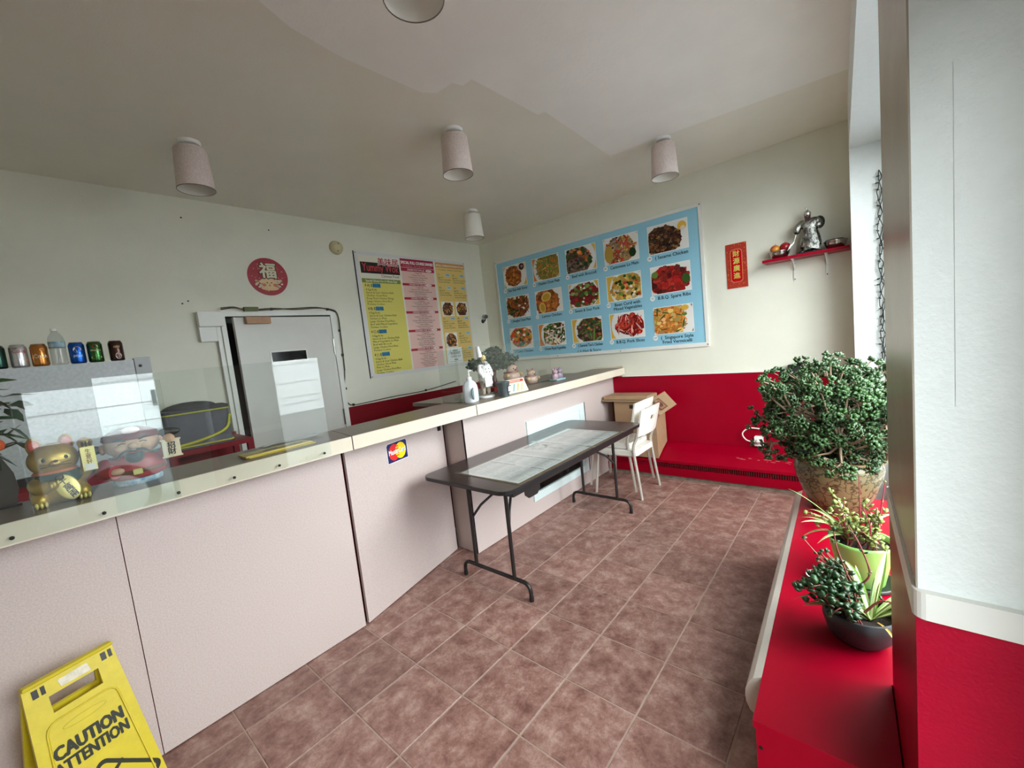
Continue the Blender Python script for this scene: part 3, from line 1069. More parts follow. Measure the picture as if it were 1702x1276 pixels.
# ------------------------------------------------------------------ food photographs (flat prints)
def food_print(S, x0, y0, x1, y1, spec, seed):
    """One printed photograph: border, cloth, plate and a heap of food pieces in the palette of the dish."""
    r = random.Random(seed)
    S.rect(x0, y0, x1, y1, (0.86, 0.85, 0.80))
    b = 0.008
    x0, y0, x1, y1 = x0 + b, y0 + b, x1 - b, y1 - b
    w, h = x1 - x0, y1 - y0
    clip = (x0, y0, x1, y1)
    S.rect(x0, y0, x1, y1, spec['bg'])
    px, py, pr = spec['plate']
    S.ell(x0 + px * w, y0 + py * h, pr * h * 1.08, pr * h * 1.08, (0.62, 0.6, 0.56), 32, clip)
    S.ell(x0 + px * w, y0 + py * h, pr * h * 1.05, pr * h * 1.05, (0.80, 0.79, 0.76), 32, clip)
    fx, fy, frx, fry = spec['food']
    frx, fry = frx * 1.12, fry * 1.14
    S.ell(x0 + fx * w, y0 + fy * h, frx * w, fry * h, spec['base'], 24, clip)
    for (nn, kind, pal, sz) in spec['pieces']:
        sz *= 0.78
        for _ in range(int(nn * 1.7)):
            a, q = r.uniform(0, 2 * PI), math.sqrt(r.random())
            cx, cy = x0 + (fx + frx * q * math.cos(a)) * w, y0 + (fy + fry * q * math.sin(a)) * h
            c = r.choice(pal)
            f = r.uniform(0.5, 1.35)
            c = tuple(min(1, v * f) for v in c)
            s = sz * r.uniform(0.7, 1.3)
            if kind == 'strip':
                t = r.uniform(0, PI)
                S.ell(cx, cy, s * 2.6, s * 0.38, c, 8, clip, t)
            elif kind == 'slice':
                S.ell(cx, cy, s, s * 0.7, c, 12, clip, r.uniform(-0.5, 0.5))
                S.ell(cx, cy, s * 0.5, s * 0.3, tuple(min(1, v * 1.4) for v in c), 8, clip)
            else:
                n_ = r.randint(5, 8)
                t = r.uniform(0, PI)
                S.poly(clip_poly([(cx + s * r.uniform(0.6, 1.1) * math.cos(t + 2 * PI * k / n_), cy + s * r.uniform(0.5, 0.9) * math.sin(t + 2 * PI * k / n_)) for k in range(n_)], clip), c)
    for (ex, ey, erx, ery, c, rot) in spec.get('extra', ()):
        S.ell(x0 + ex * w, y0 + ey * h, erx * w, ery * h, c, 18, clip, rot)


br1, br2, br3 = s8(150, 78, 34), s8(112, 54, 26), s8(190, 112, 50)
rd1, rd2, rd3 = s8(158, 30, 28), s8(120, 26, 26), s8(200, 62, 44)
gr1, gr2, gr3 = s8(52, 86, 34), s8(96, 128, 52), s8(28, 54, 28)
yl1, yl2, yl3 = s8(204, 166, 74), s8(176, 146, 66), s8(226, 190, 110)
gy1, gy2 = s8(122, 96, 84), s8(150, 128, 116)
or1, or2 = s8(206, 110, 46), s8(222, 140, 66)
wt1 = s8(228, 216, 196)
dk1, dk2 = s8(56, 34, 24), s8(80, 46, 30)
CLY, CLO = s8(222, 176, 66), s8(210, 130, 60)


def sp(bg, plate, food, base, pieces, extra=()):
    return dict(bg=bg, plate=plate, food=food, base=base, pieces=pieces, extra=extra)


DISH = {
    'soo': sp(CLY, (0.48, 0.5, 0.68), (0.44, 0.5, 0.32, 0.42), br1, [(70, 'lump', [br1, br2, br3], 0.03)], [(0.83, 0.85, 0.16, 0.2, wt1, 0), (0.83, 0.85, 0.12, 0.16, dk1, 0), (0.85, 0.86, 0.05, 0.06, gy2, 0)]),
    'chow': sp(CLO, (0.6, 0.5, 0.78), (0.62, 0.52, 0.42, 0.52), yl2, [(240, 'strip', [yl1, yl2, s8(146, 120, 56), br3, gr2], 0.024)]),
    'beefbroc': sp(CLY, (0.42, 0.5, 0.78), (0.38, 0.46, 0.42, 0.54), gy1, [(110, 'lump', [gy1, dk2, gr3, s8(96, 66, 54), gy2], 0.03), (9, 'lump', [or1, or2], 0.034), (9, 'lump', [gr1, gr3], 0.04)]),
    'lomein': sp(CLO, (0.5, 0.46, 0.8), (0.48, 0.46, 0.4, 0.46), gy2, [(70, 'lump', [gy2, wt1, gy1, dk2], 0.028), (70, 'strip', [yl2, yl1], 0.014), (16, 'strip', [rd3, s8(196, 90, 70)], 0.03)], [(0.14, 0.38, 0.13, 0.34, yl2, 0), (0.84, 0.28, 0.1, 0.18, gr3, 0.1)]),
    'sesame': sp(s8(214, 214, 206), (0.5, 0.6, 0.9), (0.38, 0.4, 0.42, 0.46), dk1, [(190, 'lump', [dk1, dk2, s8(92, 52, 34), s8(42, 26, 20), s8(130, 88, 58)], 0.026), (26, 'lump', [yl3], 0.005)], [(0.88, 0.78, 0.11, 0.16, CLY, 0.3), (0.9, 0.7, 0.06, 0.08, wt1, 0.3)]),
    'shanghai': sp(s8(190, 160, 110), (0.48, 0.48, 0.8), (0.48, 0.54, 0.44, 0.46), br1, [(150, 'strip', [br1, br2, s8(140, 76, 52), br3], 0.026), (16, 'lump', [gr3, gr1, wt1], 0.03)]),
    'lemon': sp(CLY, (0.52, 0.5, 0.85), (0.42, 0.46, 0.42, 0.5), br1, [(90, 'lump', [br1, br3, br2, or1], 0.036)], [(0.42, 0.72, 0.2, 0.2, yl3, 0.3), (0.42, 0.7, 0.15, 0.15, s8(196, 150, 50), 0.3), (0.24, 0.24, 0.13, 0.24, yl3, 0.2), (0.25, 0.24, 0.09, 0.19, s8(190, 146, 46), 0.2)]),
    'sweet': sp(CLY, (0.48, 0.52, 0.68), (0.5, 0.46, 0.44, 0.46), rd2, [(70, 'lump', [rd2, rd1, s8(110, 40, 34)], 0.036), (18, 'lump', [gr2, gr1, s8(150, 160, 80)], 0.036), (6, 'lump', [wt1], 0.022)]),
    'bean': sp(CLY, (0.6, 0.46, 0.7), (0.6, 0.5, 0.42, 0.48), yl1, [(60, 'lump', [yl1, yl3, or2, yl2], 0.044), (12, 'lump', [gr3, gr1, gr2], 0.034), (8, 'lump', [wt1, rd3], 0.03)]),
    'ribs': sp(s8(220, 214, 204), (0.5, 0.6, 0.9), (0.46, 0.44, 0.46, 0.46), rd1, [(110, 'lump', [rd1, rd2, s8(176, 48, 40), s8(104, 40, 34)], 0.042)], [(0.1, 0.72, 0.09, 0.12, gr2, 0.2), (0.9, 0.42, 0.1, 0.18, gr1, 0.1)]),
    'curry': sp(s8(196, 170, 120), (0.5, 0.45, 0.78), (0.5, 0.54, 0.44, 0.44), or1, [(60, 'lump', [or1, rd3, s8(214, 84, 40)], 0.036), (20, 'lump', [gr2, yl1, gr1], 0.034), (8, 'lump', [gy2, wt1], 0.03)]),
    'mixed': sp(CLO, (0.6, 0.48, 0.72), (0.62, 0.5, 0.4, 0.48), gr1, [(50, 'lump', [gr1, gr3, gr2, wt1], 0.036), (20, 'lump', [wt1, rd2, br3, gy2], 0.032), (14, 'strip', [gr3, wt1], 0.03)]),
    'tao': sp(CLY, (0.62, 0.5, 0.74), (0.64, 0.48, 0.42, 0.5), dk2, [(90, 'lump', [dk2, dk1, br2, s8(100, 52, 44)], 0.036), (14, 'strip', [gr1, gr2], 0.034), (10, 'lump', [gy1, br3], 0.028)]),
    'pork': sp(CLY, (0.62, 0.5, 0.8), (0.6, 0.5, 0.36, 0.36), rd2, [(24, 'slice', [rd1, rd2, rd3], 0.05), (30, 'strip', [s8(226, 168, 156), rd3, rd2], 0.022)]),
    'vermi': sp(s8(92, 92, 98), (0.42, 0.5, 0.86), (0.36, 0.5, 0.4, 0.54), or2, [(170, 'strip', [or2, yl1, or1, s8(196, 130, 50)], 0.024), (10, 'lump', [yl3, s8(228, 170, 120)], 0.036), (6, 'strip', [gr1], 0.02)], [(0.8, 0.66, 0.07, 0.06, gr2, 0), (0.82, 0.9, 0.1, 0.1, CLY, 0)]),
}

# ------------------------------------------------------------------ blue food poster on the end wall
PXL, PXR, PZB, PZT = -3.84, -1.155, 1.305, 2.672
po = thing('food_poster', 'wide pale blue poster board with fifteen food photographs on the end wall', 'poster', (PXL, YB, PZB))
W_, H_ = PXR - PXL, PZT - PZB
MB().box(0, W_, -0.016, -0.0005, 0, H_).build('backboard', M['trimwhite'], po)
for nm, bx in (('frame_rail', (0, W_, 0, 0.04)), ('frame_rail', (0, W_, H_ - 0.035, H_)), ('frame_stile', (0, 0.03, 0.04, H_ - 0.035)), ('frame_stile', (W_ - 0.03, W_, 0.04, H_ - 0.035))):
    MB().box(bx[0], bx[1], -0.024, -0.0165, bx[2], bx[3], ch=0.002).build(nm, M['trimwhite'], po)
S = Sheet((0, -0.0165, 0), (1, 0, 0), (0, 0, 1))
S.rect(0.03, 0.04, W_ - 0.03, H_ - 0.035, s8(146, 200, 222))
S.build('blue_sheet', M['printgloss'], po)
colx = [(-3.698, -3.303), (-3.202, -2.794), (-2.697, -2.29), (-2.194, -1.789), (-1.688, -1.285)]
rowz = [(2.572, 2.283), (2.163, 1.874), (1.746, 1.461)]
names = [[('soo', 'Soo Guy with Gravy', '48'), ('chow', 'Chicken Chow Mein', '78'), ('beefbroc', 'Beef with Broccoli', '66'), ('lomein', 'Cantonese Lo Mein', '87'), ('sesame', '( Sesame Chicken', '49')],
         [('shanghai', '( Shanghai Chow Mein', '81'), ('lemon', 'Lemon Chicken', '50'), ('sweet', 'Sweet & Sour Pork', '56'), ('bean', 'Bean Curd with|Mixed Vegetables', '107'), ('ribs', 'B.B.Q. Spare Ribs', '13')],
         [('curry', '( Curry Chicken', '53'), ('mixed', 'Chinese Mixed Vegetables', '104'), ('tao', "( General Tao's Chicken", '54'), ('pork', 'B.B.Q. Pork Slices', '11'), ('vermi', '(  Singapore Style|Fried Vermicelli', '127')]]
for r_ in range(3):
    for c_ in range(5):
        key, cap, num = names[r_][c_]
        S = Sheet((0, -0.0185, 0), (1, 0, 0), (0, 0, 1), 0.00002)
        xa, xb = colx[c_][0] - PXL, colx[c_][1] - PXL
        zt_, zb_ = rowz[r_][0] - PZB, rowz[r_][1] - PZB
        food_print(S, xa, zb_, xb, zt_, DISH[key], r_ * 7 + c_)
        S.build('food_photo', M['printgloss'], po)
        S = Sheet((0, -0.0175, 0), (1, 0, 0), (0, 0, 1))
        S.ell(xa + 0.005, zb_ - 0.03, 0.026, 0.026, (0.85, 0.86, 0.84), 20)
        S.text(num, xa + 0.005, zb_ - 0.039, 0.027, (0.02, 0.02, 0.03), 'C', 0.01)
        S.build('number_badge', M['printgloss'], po)
        S = Sheet((0, -0.0175, 0), (1, 0, 0), (0, 0, 1))
        lines = cap.split('|')
        for k, ln in enumerate(lines):
            S.text(ln, (xa + xb) / 2 + 0.025, zb_ - 0.05 - 0.046 * k, 0.047, (0.012, 0.02, 0.035), 'C', 0.022, maxw=0.325)
        S.build('caption', M['printgloss'], po)
S = Sheet((0, -0.0175, 0), (1, 0, 0), (0, 0, 1))
S.text('( = Hot & Spicy', -2.49 - PXL, 1.343 - PZB, 0.05, (0.012, 0.02, 0.035), 'C', 0.012)
S.build('caption', M['printgloss'], po)
for (x, z) in ((0.015, H_ - 0.018), (W_ - 0.015, H_ - 0.018), (W_ - 0.015, 0.02), (0.015, 0.02), (0.9, 0.02), (1.75, 0.02)):
    MB().lathe([(0.006, 0), (0.004, 0.003)], 8, M=Matrix.Translation((x, -0.024, z)) @ Matrix.Rotation(PI / 2, 4, 'X')).build('screw', M['darkmetal'], po)

# ------------------------------------------------------------------ menu board on the left wall
MY0, MY1, MZ0, MZ1 = 2.395, 4.0, 1.325, 2.697
mn = thing('menu_board', 'tall white framed menu board with yellow, pink and tan columns', 'menu board', (XA, MY0, MZ0))
mw, mh = MY1 - MY0, MZ1 - MZ0
MB().box(0.0005, 0.014, 0, mw, 0, mh).build('backboard', mat('grey_white_board', s8(214, 214, 214), 0.35), mn)
MB().box(0.0006, 0.0145, -0.006, -0.0002, 0, mh).build('edge_strip', M['darkmetal'], mn)


def MS(h=0.0142):
    return Sheet((h, -MY0, -MZ0), (0, 1, 0), (0, 0, 1), 0.00002)


S = MS()
S.rect(2.435, 1.36, 3.975, 2.66, s8(226, 222, 206))
S.build('printed_sheet', M['print'], mn)
BK = (0.012, 0.011, 0.01)
S = MS(0.0146)
S.rect(2.45, 2.468, 2.945, 2.588, s8(26, 20, 18))
S.text('Yummy Wok', 2.70, 2.492, 0.125, s8(214, 70, 76), 'C', 0.004, 0.46)
S.text('美味居', 2.80, 2.569, 0.092, (0.9, 0.9, 0.9), 'C', 0.06, 0.27)
S.text('美味居', 2.80, 2.569, 0.092, s8(168, 22, 44), 'C', 0.02, 0.27)
S.text('Chinese Food', 2.925, 2.43, 0.042, BK, 'R', 0.004)
S.build('shop_title', M['print'], mn)
S = MS(0.0146)
S.rect(2.445, 1.368, 2.945, 2.405, s8(218, 208, 108))
S.rect(2.445, 2.365, 2.935, 2.41, s8(128, 142, 52))
S.text('Special! Dinner For A Whole Day!', 2.69, 2.376, 0.034, (0.9, 0.9, 0.84), 'C', 0.01, 0.40)
combos = [('4 A) $', 2.322, ['4 Egg Rolls', 'Sweet & Sour Chicken Balls', 'Chicken Chow Mein', 'Deep Fried Chicken Wings', 'Large Chicken Fried Rice', 'Fortune Cookies']),
          ('4 B) $', 2.069, ['4 Egg Rolls', 'Sweet & Sour Chicken Balls', 'Chicken Lo Mein', 'Large Chicken Fried Rice', 'Beef with Mixed Vegetables', 'Fortune Cookies']),
          ('4 C) $', 1.815, ['4 Egg Rolls', 'Sweet & Sour Chicken Balls', 'Mixed Vegetables Lo Mein', 'Beef with Broccoli', 'Large Chicken Fried Rice', 'Fortune Cookies']),
          ('4 ( ) $', 1.561, ['4 Egg Rolls', 'Sweet & Sour Chicken Balls', 'Chicken Chow Mein', 'Plain Lo Mein', 'Large Chicken Fried Rice', 'Fortune Cookies'])]
for (hd, z, its) in combos:
    S.text(hd, 2.472, z, 0.042, BK, 'L', 0.014, 0.088)
    S.rect(2.565, z - 0.008, 2.665, z + 0.036, s8(52, 134, 176))
    S.text('50.95', 2.615, z - 0.001, 0.042, s8(20, 60, 110), 'C', 0.004)
    for k, it in enumerate(its):
        S.text(it, 2.477, z - 0.042 - k * 0.0315, 0.031, s8(44, 40, 20), 'L', 0.004, res=1)
    S.rect(2.6, z - 0.206, 2.94, z - 0.203, s8(230, 206, 120))
S.build('yellow_column', M['print'], mn)

S = MS(0.0146)
S.rect(2.968, 1.362, 3.448, 2.664, s8(228, 190, 180))
S.rect(2.965, 2.522, 3.458, 2.666, s8(164, 34, 62))
S.text('SPECIAL FULL COURSE DINNER', 3.212, 2.606, 0.048, (0.9, 0.86, 0.84), 'C', 0.03, 0.475)
S.text('No Substitutions    Not Combined with Promotions', 3.212, 2.578, 0.022, s8(236, 170, 180), 'C', 0.004, 0.42, res=1)
S.rect(2.968, 2.562, 3.456, 2.567, s8(230, 190, 186))
S.text('DINNER FOR TWO (A)', 3.18, 2.532, 0.028, (0.9, 0.84, 0.82), 'C', 0.012, 0.25)
S.ell(3.37, 2.541, 0.048, 0.014, (0.86, 0.82, 0.8), 16)
S.text('28.95', 3.37, 2.534, 0.022, BK, 'C', 0.006)
secs = [(2.38, 'DINNER FOR TWO (B)'), (2.215, 'DINNER FOR THREE'), (2.05, 'DINNER FOR FOUR'), (1.829, 'DINNER FOR FIVE'), (1.604, 'DINNER FOR SIX')]
bodies = [['2 Egg Rolls', 'Chicken Chow Mein', 'Sweet & Sour Chicken Balls', 'Chicken Fried Rice', 'Fortune Cookies'],
          ['2 Egg Rolls', 'Sweet & Sour Chicken Balls', 'Chicken with Vegetables & Almonds', 'Chicken Fried Rice', 'Fortune Cookies'],
          ['3 Egg Rolls', 'Sweet & Sour Chicken Balls', 'Cantonese Lo Mein', 'Chicken with Vegetables & Almonds', 'Chicken Fried Rice', 'Fortune Cookies'],
          ['4 Egg Rolls', 'Sweet & Sour Chicken Balls', 'Special Fried Rice', 'Chicken with Vegetables & Almonds', 'Deep Fried Chicken Wings', 'Lemon Chicken', 'Chicken Fried Rice (Large)', 'Fortune Cookies'],
          ['5 Egg Rolls', 'Sweet & Sour Chicken Balls', 'Lemon Chicken', 'Beef with Mixed Vegetables', 'Soo Guy with Gravy', 'Sweet & Sour Spare Ribs', 'Chicken Fried Rice (Large)', 'Fortune Cookies'],
          ['6 Egg Rolls', 'Sweet & Sour Chicken Balls', 'Chicken Soo Guy', 'Lemon Chicken', 'Chicken Chow Mein (Large)', 'Cantonese Lo Mein', 'Beef with Mixed Vegetables', 'Chicken Fried Rice (L)', 'Fortune Cookies']]
tops = [2.522] + [z - 0.03 for z, _ in secs]
for k, (z, t_) in enumerate(secs):
    S.rect(2.962, z - 0.027, 3.448, z + 0.0, s8(168, 38, 50))
    S.text(t_, 3.18, z - 0.022, 0.026, (0.9, 0.82, 0.8), 'C', 0.012, 0.24)
    S.ell(3.345, z - 0.0135, 0.05, 0.0135, (0.84, 0.74, 0.7), 16)
    S.text('%d.95' % (31 + 12 * k), 3.35, z - 0.021, 0.02, BK, 'C', 0.004)
for k, b in enumerate(bodies):
    lo = secs[k][0] if k < len(secs) else 1.368
    stp = min(0.0265, (tops[k] - lo - 0.006) / len(b))
    for q, it in enumerate(b):
        S.text('* ' + it, 3.2, tops[k] - 0.003 - (q + 0.8) * stp, min(0.0235, stp * 0.98), s8(70, 46, 44), 'C', 0.003, res=1)
S.build('pink_column', M['print'], mn)

S = MS(0.0146)
S.rect(3.488, 1.37, 3.978, 2.664, s8(226, 196, 118))
S.rect(3.488, 2.60, 3.985, 2.66, s8(206, 148, 84))
S.text('SPECIAL COMBINATION DINNER FOR ONE', 3.735, 2.615, 0.034, (0.9, 0.84, 0.76), 'C', 0.012, 0.47)
S.text('No Substitutions  -  With Special or Chicken Fried Rice', 3.735, 2.568, 0.022, s8(80, 60, 30), 'C', 0.003, 0.4, res=1)
cmb = [('C1.', 3.51, 2.50, ['Egg Roll', 'Chicken Chow Mein', 'Chicken Fried Rice']), ('C2.', 3.755, 2.50, ['Egg Roll', 'Sweet & Sour Chicken', 'Chicken Fried Rice']),
       ('C3.', 3.51, 2.335, ['Egg Roll', 'Lemon Chicken', 'Chicken Fried Rice']), ('C4.', 3.755, 2.335, ['Egg Roll', 'Beef Broccoli', 'Sweet & Sour Chicken', 'Chicken Fried Rice']),
       ('C5.', 3.51, 1.94, ['Egg Roll', 'Chicken Soo Guy', 'Honey Garlic', 'Chicken Fried Rice']), ('C6.', 3.755, 1.94, ['Egg Roll', 'Chicken Balls', 'Lemon Chicken', 'Chicken Fried Rice']),
       ('C8.', 3.755, 1.74, ['Egg Roll', 'Beef with Veg', 'Chow Mein', 'Chicken Fried Rice']), ('C9.', 3.755, 1.54, ['Egg Roll', 'Mixed Vegetables', 'Chicken Lo Mein', 'Chicken Fried Rice'])]
for (hd, y, z, its) in cmb:
    S.text(hd, y, z, 0.03, BK, 'L', 0.008)
    S.ell(y + 0.165, z + 0.01, 0.045, 0.022, s8(176, 206, 206), 14)
    S.text('9.95', y + 0.165, z, 0.03, s8(30, 60, 110), 'C', 0.006)
    for k, it in enumerate(its):
        S.text(it, y, z - 0.033 - k * 0.0285, 0.026, s8(60, 46, 24), 'L', 0.003, res=1)
S.build('tan_column', M['print'], mn)
dd = sp(s8(206, 204, 198), (0.5, 0.55, 0.6), (0.48, 0.48, 0.42, 0.44), dk2, [(60, 'lump', [dk2, dk1, br2, gy1], 0.022), (14, 'lump', [br3, yl2], 0.02)])
for k, (y0, z0, y1, z1) in enumerate(((3.515, 1.982, 3.715, 2.168), (3.757, 1.982, 3.965, 2.168), (3.515, 1.578, 3.715, 1.768))):
    S = MS(0.0156)
    food_print(S, y0, z0, y1, z1, dd, 90 + k)
    S.build('food_photo', M['print'], mn)
for (y, z) in ((2.41, 2.68), (3.985, 2.68), (2.41, 1.34), (3.985, 1.34)):
    MB().lathe([(0.006, 0), (0.004, 0.003)], 8, M=Matrix.Translation((0.014, y - MY0, z - MZ0)) @ Matrix.Rotation(PI / 2, 4, 'Y')).build('screw', M['darkmetal'], mn)

# award card stuck on the menu board
S = Sheet((XA + 0.0205, 3.50, 1.372), (0, 1, 0), (0, 0, 1))
S.rect(0, 0, 0.268, 0.198, (0.82, 0.84, 0.82))
S.rect(0.03, 0.018, 0.25, 0.021, s8(60, 70, 70))
for k in range(7):
    S.ell(0.112 + 0.0125 * k, 0.16 + 0.003 * (k % 2), 0.007, 0.0065 + 0.003 * (k == 0), s8(46, 120, 96), 9, rot=0.5)
for k in range(6):
    S.ell(0.035 + 0.007 * k, 0.12 + 0.01 * k, 0.008, 0.003, s8(80, 150, 124), 8, rot=0.8 + 0.2 * k)
S.text("READERS'", 0.15, 0.112, 0.05, s8(24, 40, 40), 'C', 0.012, 0.17)
S.text('CHOICE 2019', 0.15, 0.072, 0.04, s8(24, 40, 40), 'C', 0.008, 0.17)
for k in range(6):
    S.rect(0.116 + 0.0115 * k, 0.036, 0.125 + 0.0115 * k, 0.049, s8(24, 40, 40))
aw = S.build('award_card', M['print'])
tag(aw, 'white readers choice award card stuck over the tan menu column', 'card')

# ------------------------------------------------------------------ round red blessing disc
rd = thing('blessing_disc', 'round red paper disc with a gold Chinese character above the door', 'wall decoration', (XA, 1.522, 2.375))
MB().lathe([(0.168, 0), (0.168, 0.003)], 48, M=Matrix.Rotation(PI / 2, 4, 'Y')).build('disc', mat('red_card', s8(160, 26, 42), 0.5), rd)
S = Sheet((0.0035, 0, 0), (0, 1, 0), (0, 0, 1))
rnd = random.Random(8)
for k in range(120):
    a, q = rnd.uniform(0, 2 * PI), 0.135 * math.sqrt(rnd.random())
    S.ell(q * math.cos(a), q * math.sin(a), 0.006, 0.003, rnd.choice((s8(206, 120, 90), s8(190, 60, 60), s8(222, 160, 110), s8(120, 16, 30))), 7, rot=a)
for s in (-1, 1):
    for k in range(26):
        S.ell(s * (0.075 + rnd.uniform(-0.035, 0.035)), -0.055 + rnd.uniform(-0.04, 0.03), 0.011, 0.008, rnd.choice((s8(214, 186, 140), s8(226, 200, 160), s8(176, 120, 90), s8(200, 190, 170))), 9)
S.ell(0, -0.105, 0.075, 0.02, s8(220, 178, 130), 20)
S.ell(0, -0.06, 0.06, 0.048, s8(222, 186, 138), 24)
for s in (-1, 1):
    S.ell(s * 0.045, -0.075, 0.016, 0.014, s8(196, 110, 76), 14)
    S.ell(s * 0.018, -0.055, 0.006, 0.006, BK, 10)
S.ell(0, -0.066, 0.005, 0.003, BK, 8)
S.ell(0, -0.08, 0.01, 0.004, s8(150, 40, 40), 10)
S.text('福', 0, -0.005, 0.155, s8(70, 20, 22), 'C', 0.05)
S.text('福', 0, 0.0, 0.145, s8(214, 204, 176), 'C', 0.03)
S.build('printed_motif', M['print'], rd)

# ------------------------------------------------------------------ small wall fittings
sd = thing('smoke_detector', 'round yellowed smoke alarm high on the left wall', 'smoke detector', (XA, 2.21, 2.706))
MB().lathe([(0.07, 0), (0.07, 0.012), (0.062, 0.034), (0.03, 0.04)], 28, M=Matrix.Rotation(PI / 2, 4, 'Y')).build('housing', mat('yellowed_plastic', s8(200, 190, 150), 0.5), sd)
for (y, z) in ((0.012, 0.035), (0.0, -0.035)):
    MB().lathe([(0.009, 0.03), (0.009, 0.0395)], 10, M=Matrix.Translation((0, y, z)) @ Matrix.Rotation(PI / 2, 4, 'Y')).build('test_button', mat('dull_brown_plastic', s8(120, 108, 80), 0.5), sd)
sc = thing('security_camera', 'small silver and black bullet camera in the wall corner', 'camera', (XA + 0.002, 4.245, 1.9))
MB().lathe([(0.028, 0), (0.028, 0.012), (0.012, 0.018)], 18, M=Matrix.Rotation(PI / 2, 4, 'Y')).build('mount', M['black'], sc)
MB().tube([(0.01, 0, 0), (0.05, -0.005, 0.0), (0.06, 0.0, 0.035)], 0.009, 8).build('arm', M['black'], sc)
cb_ = Matrix.Translation((0.06, 0.0, 0.06)) @ Matrix.Rotation(math.radians(-30), 4, 'Z') @ Matrix.Rotation(math.radians(98), 4, 'Y')
MB().lathe([(0.03, -0.055), (0.032, -0.04), (0.032, 0.035), (0.028, 0.045)], 18, M=cb_).build('barrel', M['alu'], sc)
MB().lathe([(0.027, 0.0455), (0.02, 0.05), (0.012, 0.047)], 18, M=cb_).build('lens', M['black'], sc)

jb = thing('junction_box', 'white square junction box with trunking beside the swing door', 'junction box', (XA, 0.93, 1.8))
MB().box(0.0005, 0.07, 0, 0.165, 0.135, 0.26, ch=0.004).build('box', M['trimwhite'], jb)
MB().box(0.0005, 0.045, 0.0, 0.115, 0.015, 0.134, ch=0.002).build('lower_box', M['trimwhite'], jb)
MB().box(0.0005, 0.04, 0.118, 0.145, -0.75, 0.134, ch=0.002).build('trunking', M['trimwhite'], jb)
cbm_ = mat('grey_cable', s8(74, 70, 64), 0.5)
cbl = thing('wall_cable', 'thin grey cables clipped over the door frame and down the wall', 'cable', (XA, 1.6, 2.06))
pts = [(0.05, -0.5, 0.015), (0.045, -0.4, 0.03), (0.04, -0.3, 0.012), (0.04, -0.1, 0.025), (0.035, 0.1, 0.015), (0.035, 0.3, 0.028), (0.03, 0.45, 0.015), (0.018, 0.515, -0.03), (0.016, 0.52, -0.2), (0.012, 0.51, -0.6), (0.012, 0.47, -0.85), (0.012, 0.5, -0.96), (0.012, 0.6, -0.985), (0.012, 1.0, -0.975), (0.012, 1.5, -0.975), (0.012, 2.0, -0.93)]
MB().tube(smooth_path(pts, 4), 0.005, 6).build('cable', cbm_, cbl)
MB().tube(smooth_path([(x + 0.003, y, z + 0.013 * math.sin(y * 9)) for x, y, z in pts[:10]], 4), 0.005, 6).build('cable', cbm_, cbl)
for (y, z) in ((-0.1, 0.022), (0.42, 0.018), (0.515, -0.2), (0.51, -0.45), (0.49, -0.8), (0.55, -0.98), (1.5, -0.972)):
    MB().box(0.008, 0.022, y - 0.01, y + 0.01, z - 0.012, z + 0.012, ch=0.002).build('clip', M['black'], cbl)
MB().box(0.026, 0.06, -0.33, -0.22, 0.0, 0.035).build('green_tape', mat('olive_tape', s8(96, 104, 58), 0.6), cbl)

# red scroll on the end wall
S = Sheet((-0.97, YB - 0.0065, 1.822), (1, 0, 0), (0, 0, 1))
sw, sh = 0.172, 0.402
scr = thing('lucky_scroll', 'narrow red and gold lucky scroll with four Chinese characters', 'scroll', (0, 0, 0))
MB().box(-0.97, -0.97 + sw, YB - 0.006, YB - 0.0045, 1.822, 1.822 + sh).build('paper', mat('red_gold_paper', s8(178, 62, 44), 0.4), scr)
rnd = random.Random(12)
S.rect(0, 0, sw, sh, s8(176, 58, 42))
for k in range(150):
    a_, b_ = rnd.uniform(0.005, sw - 0.005), rnd.uniform(0.005, sh - 0.005)
    S.ell(a_, b_, 0.006, 0.0025, rnd.choice((s8(206, 110, 62), s8(150, 40, 34), s8(216, 140, 80))), 7, rot=rnd.uniform(0, 3))
S.poly([(x + 0.036, y + 0.05) for x, y in rrect(0, 0.1, 0, 0.3, 0.03, 4)], s8(226, 130, 90))
S.poly([(x + 0.041, y + 0.055) for x, y in rrect(0, 0.09, 0, 0.29, 0.028, 4)], s8(184, 10, 22))
for k, chx in enumerate('財源廣進'):
    S.text(chx, sw / 2, 0.288 - k * 0.066, 0.058, s8(206, 200, 96), 'C', 0.018)
S.build('printed_motif', M['printgloss'], scr)
scr.location = (0, 0, 0)
# ------------------------------------------------------------------ skin-grown bodies for figurines
def skin_body(name, joints, links, m, parent, sub=2, rootj=0):
    """One continuous surface grown over a joint graph: joints (x, y, z, rx[, ry])."""
    me = bpy.data.meshes.new(name)
    me.from_pydata([j[:3] for j in joints], links, [])
    o = bpy.data.objects.new(name, me)
    col.objects.link(o)
    md = o.modifiers.new('skin', 'SKIN')
    md.use_smooth_shade = True
    if not me.skin_vertices:
        me.attributes.new('sv', 'FLOAT', 'POINT')
    bm = bmesh.new()
    bm.from_mesh(me)
    lay = bm.verts.layers.skin.verify()
    bm.verts.ensure_lookup_table()
    for i, j in enumerate(joints):
        bm.verts[i][lay].radius = (j[3], j[4] if len(j) > 4 else j[3])
        bm.verts[i][lay].use_root = (i == rootj)
    bm.to_mesh(me)
    bm.free()
    s = o.modifiers.new('sub', 'SUBSURF')
    s.levels = s.render_levels = sub
    dg = bpy.context.evaluated_depsgraph_get()
    dg.update()
    ev = bpy.data.meshes.new_from_object(o.evaluated_get(dg))
    o.modifiers.clear()
    o.data = ev
    ev.materials.clear()
    ev.materials.append(m)
    for p in ev.polygons:
        p.use_smooth = True
    o.parent = parent
    return o


